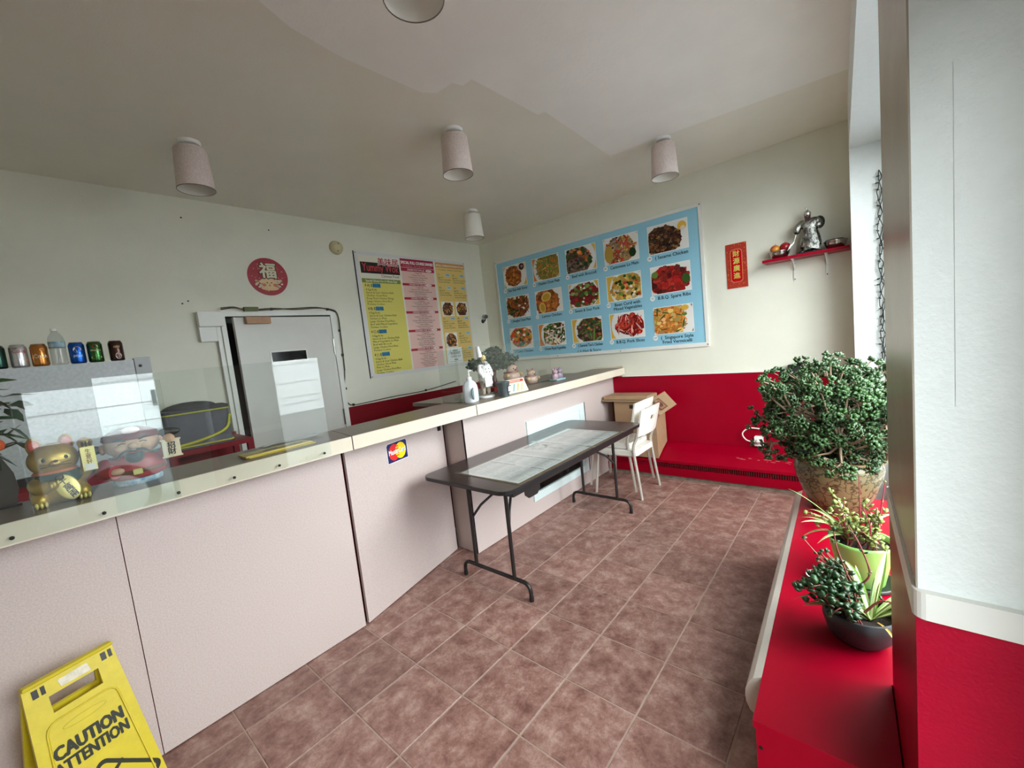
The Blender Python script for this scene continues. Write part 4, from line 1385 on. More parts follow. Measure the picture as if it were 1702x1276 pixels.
# ------------------------------------------------------------------ gold lucky cat (faces +X)
cat_ = thing('lucky_cat', 'gold waving lucky cat figurine holding an oval coin on the counter', 'figurine', (-2.235, 0.01, CT), math.radians(4))
cat_.scale = (0.78, 0.69, 0.87)
body = MB()
body.lathe([(0.066, 0), (0.088, 0.012), (0.098, 0.04), (0.09, 0.08), (0.074, 0.112), (0.062, 0.135), (0.03, 0.15)], 32, sx=0.85, sy=1.1)
body.ball((0.045, 0.078, 0.03), (0.045, 0.032, 0.034), 16, 10)
body.ball((0.045, -0.074, 0.03), (0.05, 0.034, 0.034), 16, 10)
bo = body.build('body', M['gold'], cat_)
for s in (-1, 1):
    for k in range(3):
        MB().ball((0.088, s * 0.077 + (k - 1) * 0.016, 0.013), (0.014, 0.008, 0.013), 10, 6).build('toe', M['palegold'], bo)
hd = MB()
hd.ball((0.012, 0.0, 0.18), (0.07, 0.094, 0.068), 28, 18)
hd.ball((0.068, 0, 0.168), (0.02, 0.03, 0.018), 16, 10)
ho = hd.build('head', M['gold'], cat_)
for s in (-1, 1):
    e = Matrix.Translation((-0.002, s * 0.052, 0.224)) @ Matrix.Rotation(math.radians(-s * 14), 4, 'X')
    MB().ball((0, 0, 0.012), (0.015, 0.03, 0.042), 18, 12, M=e).build('ear', M['gold'], ho)
    MB().ball((0.01, 0, 0.014), (0.008, 0.023, 0.032), 18, 12, M=e).build('ear_lining', mat('coral_red', s8(196, 84, 66), 0.4), ho)
    MB().ball((0.0725, s * 0.038, 0.186), (0.006, 0.0095, 0.0085), 14, 8).build('eye', M['black'], ho)
    MB().ball((0.0665, s * 0.041, 0.186), (0.008, 0.018, 0.014), 14, 8).build('eye_patch', M['palegold'], ho)
    for k in range(2):
        MB().tube([(0.084, s * 0.012, 0.165 - 0.004 * k), (0.07, s * 0.055, 0.168 - 0.012 * k)], 0.0012, 5).build('whisker', M['black'], ho)
MB().ball((0.0885, 0, 0.177), (0.006, 0.009, 0.006), 12, 8).build('nose', mat('dark_brown_paint', s8(70, 50, 30), 0.4), ho)
MB().tube([(0.086, -0.013, 0.163), (0.089, -0.006, 0.159), (0.0885, 0, 0.163), (0.089, 0.006, 0.159), (0.086, 0.013, 0.163)], 0.0016, 6).build('mouth', mat('dark_red_paint_line', s8(110, 40, 30), 0.4), ho)
MB().lathe([(0.072, 0.122), (0.079, 0.129), (0.07, 0.137)], 32, sx=0.92, sy=1.08, cap0=False, cap1=False).build('collar', mat('orange_collar', s8(206, 120, 78), 0.4), cat_)
bib = MB()
vs_ = []
for k in range(13):
    a = math.radians(-62 + 124 * k / 12)
    drop = 0.032 * math.cos(a * 1.3) + 0.006
    for (rr, z) in ((0.078, 0.126), (0.089, 0.112 - drop * 0.5), (0.094, 0.104 - drop)):
        vs_.append((rr * math.cos(a) * 0.93, rr * math.sin(a) * 1.08, z))
bib.mesh(vs_, [(3 * k + r, 3 * k + 3 + r, 3 * k + 4 + r, 3 * k + 1 + r) for k in range(12) for r in range(2)][::1], smooth=True)
bib.build('bib', mat('dark_green_bib', s8(40, 66, 52), 0.45), cat_)
MB().ball((0.096, 0.0, 0.108), (0.012, 0.018, 0.014), 16, 10).build('bell', mat('dark_bell', s8(74, 66, 40), 0.3, metal=0.6), cat_)
cm = Matrix.Translation((0.098, 0.022, 0.064)) @ Matrix.Rotation(math.radians(-9), 4, 'Y') @ Matrix.Rotation(math.radians(28), 4, 'X')
coin = MB()
coin.lathe([(0.0, -0.008), (0.046, -0.008), (0.046, 0.006), (0.041, 0.009), (0.0, 0.008)], 30, M=cm @ Matrix.Rotation(PI / 2, 4, 'Y') @ Matrix.Diagonal((1.22, 0.9, 1, 1)))
co_ = coin.build('coin', M['palegold'], cat_)
S = Sheet(cm @ Vector((0.0095, 0, 0)), cm.to_3x3() @ Vector((0, 1, 0)), cm.to_3x3() @ Vector((0, 0, 1)))
for k, chx in enumerate('千萬兩'):
    S.text(chx, 0.0, 0.018 - k * 0.031, 0.033, (0.012, 0.011, 0.01), 'C', 0.03)
S.build('coin_lettering', M['print'], co_)
arm = MB().tube(smooth_path([(0.03, -0.08, 0.088), (0.075, -0.07, 0.078), (0.1, -0.032, 0.085)], 4), [0.03] * 4 + [0.027] * 3 + [0.022, 0.02], 14)
arm.ball((0.103, -0.026, 0.085), (0.017, 0.022, 0.018), 14, 8)
ao = arm.build('lowered_arm', M['gold'], cat_)
for k in range(3):
    MB().ball((0.116, -0.022 + 0.012 * (k - 1), 0.083 + 0.006 * k), (0.007, 0.006, 0.009), 8, 6).build('toe', M['palegold'], ao)
arm = MB().tube(smooth_path([(0.01, 0.088, 0.09), (0.03, 0.112, 0.12), (0.035, 0.118, 0.18), (0.05, 0.118, 0.222)], 4), [0.026] * 13, 14)
arm.ball((0.055, 0.118, 0.228), (0.027, 0.031, 0.024), 16, 10)
ao = arm.build('raised_arm', M['gold'], cat_)
for k in range(3):
    MB().ball((0.08, 0.118 + 0.014 * (k - 1), 0.224), (0.007, 0.006, 0.012), 8, 6).build('toe', mat('toe_dark', s8(66, 54, 26), 0.4), ao)
tb_ = MB().box(0.066, 0.074, 0.092, 0.147, 0.108, 0.212, ch=0.002)
to_ = tb_.build('tablet', M['palegold'], cat_)
MB().box(0.0745, 0.0765, 0.098, 0.141, 0.112, 0.138).build('price_sticker', M['paper'], to_)
S = Sheet((0.0745, 0.1195, 0.11), (0, 1, 0), (0, 0, 1))
for k, chx in enumerate('生意好'):
    S.text(chx, 0.0, 0.072 - k * 0.022, 0.023, s8(120, 44, 24), 'C', 0.02)
S.build('tablet_lettering', M['print'], to_)

# ------------------------------------------------------------------ wealth-god figurine (faces +X)
cg = thing('wealth_god_figurine', 'red robed bearded wealth figurine with a black winged hat on the counter', 'figurine', (-2.25, 0.225, CT), math.radians(-4))
MB().lathe([(0.07, 0), (0.076, 0.004), (0.078, 0.016), (0.074, 0.022)], 30, sx=0.85).build('wave_base', mat('blue_wave_paint', s8(96, 150, 196), 0.4, color2=s8(220, 230, 236), scale=40), cg)
rb = MB()
rb.lathe([(0.064, 0.022), (0.078, 0.03), (0.086, 0.06), (0.08, 0.09), (0.07, 0.112), (0.04, 0.122)], 32, sx=0.82, sy=1.1)
rb.tube(smooth_path([(0.0, -0.085, 0.09), (0.05, -0.088, 0.07), (0.082, -0.062, 0.068)], 4), [0.027] * 9, 14)
rb.tube(smooth_path([(0.0, 0.085, 0.095), (0.03, 0.105, 0.105), (0.05, 0.108, 0.14)], 4), [0.025] * 9, 14)
rbo = rb.build('robe', mat('crimson_robe', s8(186, 52, 60), 0.35, vary=0.1, scale=30), cg)
MB().lathe([(0.0805, 0.044), (0.0865, 0.047), (0.0865, 0.058), (0.083, 0.061)], 32, sx=0.84, sy=1.1, cap0=False, cap1=False).build('belt', mat('brown_belt', s8(120, 72, 44), 0.4), cg)
MB().box(0.068, 0.078, -0.014, 0.014, 0.04, 0.064, ch=0.003).build('buckle', M['palegold'], cg)
hd = MB().ball((0.008, 0, 0.158), (0.066, 0.086, 0.052), 28, 18)
hd.ball((0.07, 0, 0.155), (0.02, 0.017, 0.014), 14, 10)
for s in (-1, 1):
    hd.ball((0.0, s * 0.087, 0.152), (0.014, 0.01, 0.02), 12, 8)
    hd.ball((0.058, s * 0.036, 0.15), (0.018, 0.02, 0.016), 14, 8)
hdo = hd.build('head', M['skin'], cg)
for s in (-1, 1):
    MB().tube(smooth_path([(0.066, s * 0.018, 0.176), (0.064, s * 0.04, 0.186), (0.05, s * 0.06, 0.18)], 4), [0.002, 0.004, 0.005, 0.005, 0.005, 0.004, 0.003, 0.002, 0.001], 6).build('eyebrow', M['black'], hdo)
    MB().tube([(0.071, s * 0.02, 0.167), (0.07, s * 0.03, 0.17), (0.064, s * 0.042, 0.166)], 0.002, 6).build('eye', M['black'], hdo)
    MB().tube(smooth_path([(0.08, s * 0.006, 0.142), (0.079, s * 0.03, 0.136), (0.07, s * 0.052, 0.118), (0.068, s * 0.075, 0.122)], 4), [0.003] + [0.0048] * 11 + [0.002], 7).build('moustache', mat('grey_black_whisker', s8(46, 46, 46), 0.5), hdo)
MB().tube([(0.078, -0.016, 0.133), (0.081, 0, 0.13), (0.078, 0.016, 0.133)], 0.0025, 6).build('mouth', mat('mouth_red', s8(150, 50, 46), 0.4), hdo)
MB().ball((0.052, 0, 0.112), (0.03, 0.03, 0.03), 14, 10).build('beard', M['black'], hdo)
ht = MB()
ht.lathe([(0.078, 0.176), (0.084, 0.184), (0.08, 0.2), (0.06, 0.214), (0.03, 0.226)], 28, sx=0.85, sy=1.05)
hto = ht.build('hat', mat('maroon_hat', s8(122, 30, 44), 0.35), cg)
MB().ball((0.055, 0, 0.215), (0.018, 0.03, 0.014), 14, 8).build('hat_jewel', mat('pink_white_glaze', s8(230, 190, 196), 0.2), hto)
for s in (-1, 1):
    MB().ball((-0.01, s * 0.118, 0.166 + s * 0.012), (0.012, 0.042, 0.018), 14, 8).build('hat_wing', M['black'], hto)
MB().ball((0.062, 0.11, 0.158), (0.016, 0.02, 0.02), 14, 8).build('hand', M['skin'], cg)
MB().ball((0.086, -0.058, 0.068), (0.014, 0.022, 0.013), 14, 8).build('hand', M['skin'], cg)
scp = MB().box(0.066, 0.071, 0.084, 0.142, 0.082, 0.152)
scp.tube([(0.0685, 0.08, 0.152), (0.0685, 0.146, 0.152)], 0.004, 8)
scp.tube([(0.0685, 0.08, 0.083), (0.0685, 0.146, 0.083)], 0.004, 8)
sco = scp.build('scroll', mat('ivory_scroll', s8(232, 216, 188), 0.5), cg)
S = Sheet((0.0713, 0.113, 0.09), (0, 1, 0), (0, 0, 1))
S.text('招', 0, 0.03, 0.028, (0.012, 0.011, 0.01), 'C', 0.03)
S.text('財', 0, 0.004, 0.028, (0.012, 0.011, 0.01), 'C', 0.03)
S.build('scroll_lettering', M['print'], sco)

# ------------------------------------------------------------------ leaflets behind the guard
lv = thing('leaflet_stack', 'fanned stack of yellow printed leaflets on the counter behind a clear guard', 'leaflets', (-2.2, 0.73, CT), math.radians(2))
rnd = random.Random(2)
for k in range(5):
    S_ = MB().box(-0.05, 0.05, -0.15, 0.15, 0, 0.0022, M=Matrix.Translation((rnd.uniform(-0.008, 0.008), rnd.uniform(-0.015, 0.015), k * 0.0024)) @ Matrix.Rotation(rnd.uniform(-0.06, 0.06), 4, 'Z'))
    S_.build('leaflet', mat('yellow_paper_%d' % k, s8(222, 198, 70 + 10 * k), 0.5), lv)
S = Sheet((-0.045, 0.14, 0.0135), (0, -1, 0), (1, 0, 0))
S.rect(0, 0, 0.28, 0.09, s8(196, 186, 110))
for k in range(24):
    S.rect(rnd.uniform(0.01, 0.2), rnd.uniform(0.01, 0.08), rnd.uniform(0.21, 0.26), rnd.uniform(0.01, 0.08), rnd.choice((s8(90, 86, 60), s8(150, 140, 90), s8(210, 200, 150))))
S.build('printed_cover', M['print'], lv)
cl = thing('receipt_sheet', 'crumpled clear plastic sleeve lying beyond the yellow leaflets', 'plastic sleeve', (-2.34, 0.86, CT))
vs_, fs_ = [], []
for i in range(7):
    for j in range(5):
        vs_.append((-0.05 + 0.1 * j / 4, -0.14 + 0.28 * i / 6, 0.006 + 0.02 * abs(mnoise.noise((i * 0.7, j * 0.8, 3.1)))))
for i in range(6):
    for j in range(4):
        a = i * 5 + j
        fs_.append((a, a + 1, a + 6, a + 5))
MB().mesh(vs_, fs_, smooth=True).build('sleeve', mat('grey_film', s8(196, 200, 200), 0.12), cl)

# ------------------------------------------------------------------ potted kumquat at the counter's left
kq = thing('potted_kumquat', 'small orange tree with dark leaves in a white pot on the counter', 'potted plant', (-2.27, -0.225, CT))
pot = MB().lathe([(0.04, 0), (0.07, 0.004), (0.07, 0.01), (0.046, 0.012), (0.05, 0.02), (0.07, 0.09), (0.076, 0.1), (0.07, 0.1), (0.062, 0.086)], 24, cap1=False)
po_ = pot.build('pot', mat('white_glaze', s8(206, 210, 208), 0.25), kq)
MB().lathe([(0.0, 0.086), (0.063, 0.086)], 24, cap0=False, cap1=False).build('soil', M['soil'], kq)
MB().tube(smooth_path([(0, 0, 0.08), (0.005, 0.01, 0.2), (-0.01, 0.03, 0.32), (0.0, 0.03, 0.42)], 4), [0.007] * 13, 7).build('trunk', M['bark'], kq)
rnd = random.Random(4)
lm = MB()
L_ = 0.075
lm.mesh([(0, 0, 0), (L_ * 0.35, L_ * 0.26, 0.004), (L_ * 0.35, -L_ * 0.26, 0.004), (L_ * 0.75, L_ * 0.2, -0.002), (L_ * 0.75, -L_ * 0.2, -0.002), (L_ * 1.15, 0, -0.012), (L_ * 0.5, 0, -0.003)],
        [(0, 6, 1), (0, 2, 6), (1, 6, 3), (2, 4, 6), (6, 5, 3), (6, 4, 5)], smooth=True)
lk0 = lm.build('leaf', M['leafdark'], kq)
for k in range(95):
    o = lk0 if k == 0 else bpy.data.objects.new('leaf', lk0.data)
    if k:
        col.objects.link(o)
        o.parent = kq
    a, q = rnd.uniform(0, 2 * PI), rnd.uniform(0.03, 0.15)
    z = rnd.uniform(0.2, 0.45)
    o.location = (-0.02 + q * 0.55 * math.cos(a), 0.02 + q * math.sin(a), z)
    o.rotation_euler = (rnd.uniform(-0.6, 0.6), rnd.uniform(-0.9, 0.9), a + rnd.uniform(-0.8, 0.8))
om = mat('kumquat_skin', s8(214, 84, 36), 0.35)
for (x, y, z) in ((0.1, 0.07, 0.25), (0.09, 0.12, 0.24), (0.1, 0.1, 0.265), (0.07, -0.05, 0.38), (0.1, 0.0, 0.3), (0.05, 0.02, 0.43)):
    MB().ball((x, y, z), (0.019, 0.019, 0.021), 14, 9).build('kumquat', om, kq)
lf2 = thing('standing_leaf', 'upright dark spear-shaped fan ornament between the kumquat pot and the gold cat', 'ornament', (-2.36, -0.115, CT))
MB().prism([(0.018, 0), (0.03, 0.06), (0.026, 0.12), (0.0, 0.2), (-0.024, 0.12), (-0.03, 0.06), (-0.018, 0)], -0.004, 0.004, M=Matrix.Rotation(PI / 2, 4, 'Z') @ Matrix.Rotation(PI / 2, 4, 'X')).build('blade', mat('dark_brown_lacquer', s8(66, 56, 48), 0.3), lf2)
MB().box(-0.02, 0.02, -0.03, 0.03, 0, 0.008).build('foot', M['black'], lf2)

# ------------------------------------------------------------------ cooler, cans and bag behind the counter
bc = thing('back_cabinet', 'red fronted back cabinet with a black top under the drinks cooler', 'cabinet', (-3.68, -0.2, 0))
MB().box(-0.32, 0.34, -0.7, 0.68, 0, 1.06).build('body', M['darkred'], bc)
MB().box(-0.32, 0.35, -0.7, 0.69, 1.06, 1.105).build('top', M['black'], bc)
for y in (-0.66, -0.2, 0.26):
    MB().box(0.341, 0.347, y, y + 0.42, 0.1, 1.03).build('door', mat('red_laminate', s8(150, 20, 40), 0.35), bc)
cl_ = thing('drinks_cooler', 'white countertop cooler with a brushed metal corner post behind the counter', 'cooler', (-3.67, -0.2, 1.105))
MB().box(-0.3, 0.315, -0.65, 0.615, 0, 0.575).build('body', mat('speckled_white_panel', s8(196, 200, 202), 0.4, color2=s8(178, 183, 186), scale=60), cl_)
MB().box(0.25, 0.322, 0.617, 0.69, 0, 0.585, ch=0.003).build('corner_post', mat('grey_metal_post', s8(168, 171, 173), 0.4, vary=0.04), cl_)
MB().lathe([(0.009, 0), (0.007, 0.004)], 12, M=Matrix.Translation((0.322, 0.64, 0.535)) @ Matrix.Rotation(PI / 2, 4, 'Y')).build('screw', M['darkmetal'], cl_)


def can(y, body_c, label, art, x=-3.40):
    t = thing('drink_can', label, 'drink can', (x, y, 1.68), group='cans on top of the cooler')
    MB().lathe([(0.024, 0), (0.031, 0.005), (0.033, 0.012), (0.033, 0.105), (0.028, 0.117), (0.0265, 0.1185)], 28).build('body', mat('can_' + art, body_c, 0.25, metal=0.75), t)
    MB().lathe([(0.0, 0.119), (0.024, 0.119), (0.027, 0.122), (0.027, 0.1185)], 28, cap0=False, cap1=False).build('lid', M['chrome'], t)
    mb = MB()

    def on_can(pts, ink, lift=0.0003):
        v = [((0.033 + lift) * math.cos(p[0] / 0.033), (0.033 + lift) * math.sin(p[0] / 0.033), p[1]) for p in pts]
        mb.face(v, 0, ink)

    def blob(cx, cz, rx, rz, ink, n=16, lift=0.0003, a0=0, a1=360):
        q = [(cx + rx * math.cos(math.radians(a0 + (a1 - a0) * k / n)), cz + rz * math.sin(math.radians(a0 + (a1 - a0) * k / n))) for k in range(n)]
        on_can(q, ink, lift)

    def txt(s, cx, cz, size, ink, bold=0.01, w=None, lift=0.0006):
        v, f, tw = text2d(s, size, 0.0, 2)
        k = w / tw if w else 1
        tw *= k
        mb.mesh([((0.033 + lift) * math.cos((a * k - tw / 2 + cx) / 0.033), (0.033 + lift) * math.sin((a * k - tw / 2 + cx) / 0.033), cz + b) for a, b in v], f, 0, ink)

    if art == 'silver':
        txt('Coke', 0.004, 0.078, 0.03, s8(176, 20, 40), 0.02, 0.05)
        txt('Diet', -0.01, 0.1, 0.012, s8(30, 30, 30), 0.01)
    elif art == 'orange':
        txt('Crush', 0.002, 0.045, 0.03, s8(240, 236, 226), 0.03, 0.05)
        blob(0.012, 0.09, 0.01, 0.009, s8(220, 150, 70))
    elif art == 'blue':
        blob(0.0, 0.08, 0.017, 0.017, s8(232, 232, 232), 20)
        blob(0.0, 0.08, 0.016, 0.016, s8(206, 34, 46), 12, 0.0006, 10, 178)
        blob(0.0, 0.08, 0.016, 0.016, s8(24, 60, 140), 12, 0.0006, 200, 345)
        txt('pepsi', 0, 0.04, 0.022, s8(220, 228, 240), 0.01, 0.036)
    elif art == 'green':
        blob(0.0, 0.03, 0.024, 0.01, s8(190, 206, 110))
        txt('GINGER ALE', 0, 0.066, 0.012, s8(226, 206, 180), 0.01, 0.044)
        blob(0.0, 0.092, 0.012, 0.012, s8(176, 50, 50))
    elif art == 'brown':
        blob(0.004, 0.03, 0.014, 0.018, s8(226, 222, 214))
        txt('A&W', 0.002, 0.078, 0.02, s8(220, 180, 120), 0.02, 0.03)
    mb.build('printed_label', M['printgloss'], t)
    return t


can(-0.025, s8(206, 206, 208), 'silver cola can standing on the cooler', 'silver')
can(0.048, s8(190, 124, 60), 'orange soda can standing on the cooler', 'orange')
can(0.19, s8(30, 92, 184), 'blue cola can with a red and white globe emblem on the cooler', 'blue')
can(0.263, s8(58, 104, 54), 'green soda can standing on the cooler', 'green')
can(0.352, s8(74, 52, 46), 'dark brown soda can at the end of the row on the cooler', 'brown')
can(-0.1, s8(40, 70, 60), 'dark green soda can beside the silver cola can', 'plain')
wb_ = thing('water_bottle', 'clear ribbed water bottle with a blue label among the cans', 'bottle', (-3.40, 0.118, 1.68))
pf = [(0.026, 0), (0.032, 0.006)]
for k in range(6):
    pf += [(0.033, 0.014 + k * 0.013), (0.0305, 0.0205 + k * 0.013)]
pf += [(0.033, 0.095), (0.033, 0.135), (0.03, 0.155), (0.018, 0.176), (0.013, 0.183), (0.013, 0.188)]
MB().lathe(pf, 26).build('bottle_body', sheet_mat('thin_clear_plastic', (0.86, 0.88, 0.88), 1.5, 0.05, 0.10), wb_)
MB().lathe([(0.0336, 0.098), (0.0336, 0.13)], 26, cap0=False, cap1=False).build('label', mat('blue_white_label', s8(176, 200, 206), 0.4, color2=s8(40, 104, 130), scale=30, detail=1), wb_)
MB().lathe([(0.0145, 0.188), (0.0145, 0.2), (0.013, 0.202)], 18).build('cap', M['white'], wb_)

bg = thing('delivery_bag', 'grey insulated delivery bag with yellow piping beyond the counter', 'bag', (-3.72, 0.73, 1.045), math.radians(-6))
bgm = mat('grey_nylon', s8(92, 94, 102), 0.7, vary=0.1, scale=20, bump=0.5, bscale=40)
MB().prism(rrect(-0.16, 0.16, -0.19, 0.19, 0.04, 5), 0, 0.25).build('body', bgm, bg)
lidm = MB()
lidm.prism(rrect(-0.165, 0.165, -0.195, 0.195, 0.045, 5), 0.251, 0.275)
lidm.ball((0, -0.02, 0.275), (0.13, 0.16, 0.045), 20, 10)
lidm.build('lid_flap', mat('dark_grey_nylon', s8(66, 68, 72), 0.7, vary=0.1), bg)
ym = mat('yellow_piping', s8(188, 188, 60), 0.5)
for z in (0.018, 0.25):
    MB().tube([(x, y, z) for x, y in rrect(-0.164, 0.164, -0.194, 0.194, 0.044, 5)], 0.006, 6, closed=True).build('piping', ym, bg)
MB().tube(smooth_path([(0.168, -0.15, 0.03), (0.172, 0.0, 0.05), (0.165, 0.15, 0.1), (0.15, 0.19, 0.2)], 5), 0.011, 6).build('strap', ym, bg)
bs = thing('bag_stand', 'low dark red shelf unit by the left wall supporting the delivery bag', 'shelf', (-3.72, 0.76, 0))
MB().box(-0.2, 0.2, -0.24, 0.26, 1.01, 1.045).build('shelf_board', M['darkred'], bs)
for (x, y) in ((-0.18, -0.22), (0.18, -0.22), (-0.18, 0.24), (0.18, 0.24)):
    MB().box(x - 0.02, x + 0.02, y - 0.02, y + 0.02, 0, 1.01).build('leg', M['darkred'], bs)

# ------------------------------------------------------------------ things at the third counter section
pb = thing('pump_bottle', 'translucent white pump bottle with a loop handle on the counter', 'bottle', (-2.235, 2.095, CT), math.radians(20))
outl = rrect(-0.045, 0.045, -0.062, 0.062, 0.03, 5)
bm_ = MB()
rings = [(0.0, 0.94), (0.008, 1.0), (0.09, 1.0), (0.12, 0.93), (0.145, 0.72), (0.158, 0.42), (0.166, 0.3)]
n = len(outl)
vs_ = [(x * k, y * k, z) for z, k in rings for x, y in outl]
bm_.mesh(vs_, [(i * n + j, i * n + (j + 1) % n, (i + 1) * n + (j + 1) % n, (i + 1) * n + j) for i in range(len(rings) - 1) for j in range(n)], smooth=True)
bm_.mesh(vs_[:n], [tuple(reversed(range(n)))])
bm_.mesh(vs_[-n:], [tuple(range(n))])
bm_.build('bottle_body', mat('milky_plastic', s8(226, 234, 238), 0.25), pb)
MB().prism([(x * 0.6 - 0.038, y * 0.9) for x, y in arc(0, 0, 0.05, 90, 270, 8)], -0.002, 0.002, M=Matrix.Translation((0.046, -0.003, 0.065)) @ Matrix.Rotation(PI / 2, 4, 'Z') @ Matrix.Rotation(PI / 2, 4, 'X')).build('handle_recess', mat('blue_grey_shadowed_plastic', s8(128, 146, 156), 0.4), pb)
pm = MB().lathe([(0.02, 0.166), (0.02, 0.184), (0.012, 0.188), (0.008, 0.19), (0.006, 0.19), (0.006, 0.225), (0.011, 0.227), (0.011, 0.236), (0.0, 0.237)], 16)
pm.tube([(0, 0, 0.232), (0.0, 0.03, 0.232), (0.0, 0.042, 0.226)], 0.0055, 8)
pm.build('pump', M['white'], pb)

cf = thing('chef_figurine', 'white chef figurine with checked scarf standing beside a grey bucket', 'figurine', (-2.27, 2.30, CT), math.radians(-12))
cf.scale = (0.85, 0.76, 1.0)
MB().lathe([(0.075, 0), (0.078, 0.004), (0.078, 0.012), (0.07, 0.016)], 28, sx=0.85, sy=1.15).build('base', M['white'], cf)
jk = mat('white_jacket_glaze', s8(236, 236, 232), 0.25)
tz = mat('beige_trousers', s8(196, 180, 164), 0.4)
skin_body('trousers', [(-0.01, 0, 0.15, 0.04, 0.045), (-0.01, -0.028, 0.1, 0.03), (-0.005, -0.03, 0.05, 0.023), (0.0, -0.03, 0.02, 0.02), (-0.01, 0.028, 0.1, 0.03), (-0.005, 0.03, 0.05, 0.023), (0.0, 0.03, 0.02, 0.02)], [(0, 1), (1, 2), (2, 3), (0, 4), (4, 5), (5, 6)], tz, cf, 1)
skin_body('jacket', [(-0.01, 0, 0.14, 0.05, 0.055), (0.008, 0, 0.185, 0.06, 0.062), (0, 0, 0.235, 0.046, 0.056), (0, 0, 0.262, 0.03, 0.04), (0, -0.055, 0.245, 0.022), (0.012, -0.072, 0.2, 0.02), (0.05, -0.05, 0.165, 0.016), (0, 0.055, 0.245, 0.022), (0.012, 0.072, 0.2, 0.02), (0.05, 0.055, 0.165, 0.016)],
          [(0, 1), (1, 2), (2, 3), (2, 4), (4, 5), (5, 6), (2, 7), (7, 8), (8, 9)], jk, cf, 2, 1)
MB().prism([(-0.04, 0), (0.04, 0), (0.045, 0.075), (-0.045, 0.075)], -0.003, 0.003, M=Matrix.Translation((0.052, 0, 0.085)) @ Matrix.Rotation(PI / 2, 4, 'Z') @ Matrix.Rotation(PI / 2, 4, 'X')).build('apron', jk, cf)
for (y, z) in ((-0.018, 0.2), (-0.018, 0.225), (0.018, 0.2), (0.018, 0.225)):
    MB().ball((0.062 if z < 0.21 else 0.052, y, z), 0.0045, 10, 6).build('button', M['black'], cf)
sf = bpy.data.materials.new('checked_cloth')
sf.use_nodes = True
T = NT(sf)
ck = T.add('ShaderNodeTexChecker')
ck.inputs['Scale'].default_value = 90
ck.inputs['Color1'].default_value = (0.02, 0.02, 0.02, 1)
ck.inputs['Color2'].default_value = (0.8, 0.8, 0.76, 1)
co = T.add('ShaderNodeTexCoord')
T.link(co.outputs['Object'], ck.inputs['Vector'])
T.link(ck.outputs['Color'], T.n['Principled BSDF'].inputs['Base Color'])
MB().lathe([(0.034, 0.262), (0.042, 0.27), (0.034, 0.282)], 20, cap0=False, cap1=False).ball((0.038, 0.006, 0.262), (0.012, 0.02, 0.014), 12, 8).build('scarf', sf, cf)
hd = MB().ball((0.004, 0, 0.305), (0.028, 0.026, 0.032), 18, 12)
hd.ball((0.033, 0, 0.302), (0.008, 0.006, 0.007), 10, 6)
for s in (-1, 1):
    hd.ball((0.002, s * 0.027, 0.304), (0.006, 0.004, 0.009), 8, 6)
hdo = hd.build('head', mat('pale_yellow_skin', s8(226, 206, 150), 0.4), cf)
for s in (-1, 1):
    MB().ball((0.029, s * 0.01, 0.311), 0.0032, 8, 6).build('eye', M['black'], hdo)
    MB().tube([(0.034, s * 0.003, 0.294), (0.029, s * 0.016, 0.29)], 0.0028, 6).build('moustache', M['black'], hdo)
MB().lathe([(0.027, 0.322), (0.027, 0.34), (0.021, 0.372), (0.016, 0.405), (0.0, 0.408)], 18, M=Matrix.Rotation(math.radians(7), 4, 'X')).build('tall_hat', M['white'], cf)
bu = thing('grey_bucket', 'small grey metal bucket with a white tag beside the chef figurine', 'bucket', (-2.185, 2.335, CT + 0.016))
bu.location = (-2.135, 2.35, CT)
MB().lathe([(0.04, 0), (0.052, 0.105), (0.055, 0.108), (0.052, 0.112), (0.048, 0.108), (0.037, 0.006), (0.0, 0.006)], 26, cap1=False).build('pail', mat('grey_tin', s8(96, 104, 106), 0.35, metal=0.5), bu)
MB().box(0.047, 0.0495, -0.018, 0.024, 0.045, 0.08, M=Matrix.Rotation(0.2, 4, 'Z') @ Matrix.Rotation(0.11, 4, 'Y')).build('tag', M['paper'], bu)

tc = thing('tent_card', 'small folded price card with a red band standing on the counter', 'card', (-2.205, 2.555, CT), math.radians(-6))
cardm = MB()
cardm.mesh([(0.045, -0.125, 0), (0.045, 0.125, 0), (-0.005, 0.125, 0.105), (-0.005, -0.125, 0.105), (-0.055, 0.125, 0), (-0.055, -0.125, 0), (0.043, -0.125, 0), (0.043, 0.125, 0), (-0.006, 0.125, 0.103), (-0.006, -0.125, 0.103), (-0.053, 0.125, 0), (-0.053, -0.125, 0)],
           [(0, 1, 2, 3), (3, 2, 4, 5), (7, 6, 9, 8), (8, 9, 11, 10)])
tco = cardm.build('folded_card', M['paper'], tc)
un = Vector((0.105, 0, 0.05)).normalized()
S = Sheet(Vector((0.0455, -0.125, 0.0)) + un * 0.0006, (0, 1, 0), Vector((-0.05, 0, 0.105)))
S.rect(0.006, 0.004, 0.244, 0.112, s8(236, 228, 196))
S.rect(0.012, 0.088, 0.238, 0.11, s8(190, 60, 50))
for k, c in enumerate((s8(90, 140, 160), s8(120, 170, 180), s8(206, 176, 110), s8(214, 190, 130))):
    S.poly([(0.03 + 0.045 * k, 0.012), (0.045 + 0.045 * k, 0.012), (0.085 + 0.045 * k, 0.072), (0.07 + 0.045 * k, 0.076)], c)
for k in range(9):
    S.rect(0.05 + 0.017 * k, 0.094, 0.063 + 0.017 * k, 0.104, (0.75, 0.62, 0.52))
S.build('printed_front', M['print'], tc)

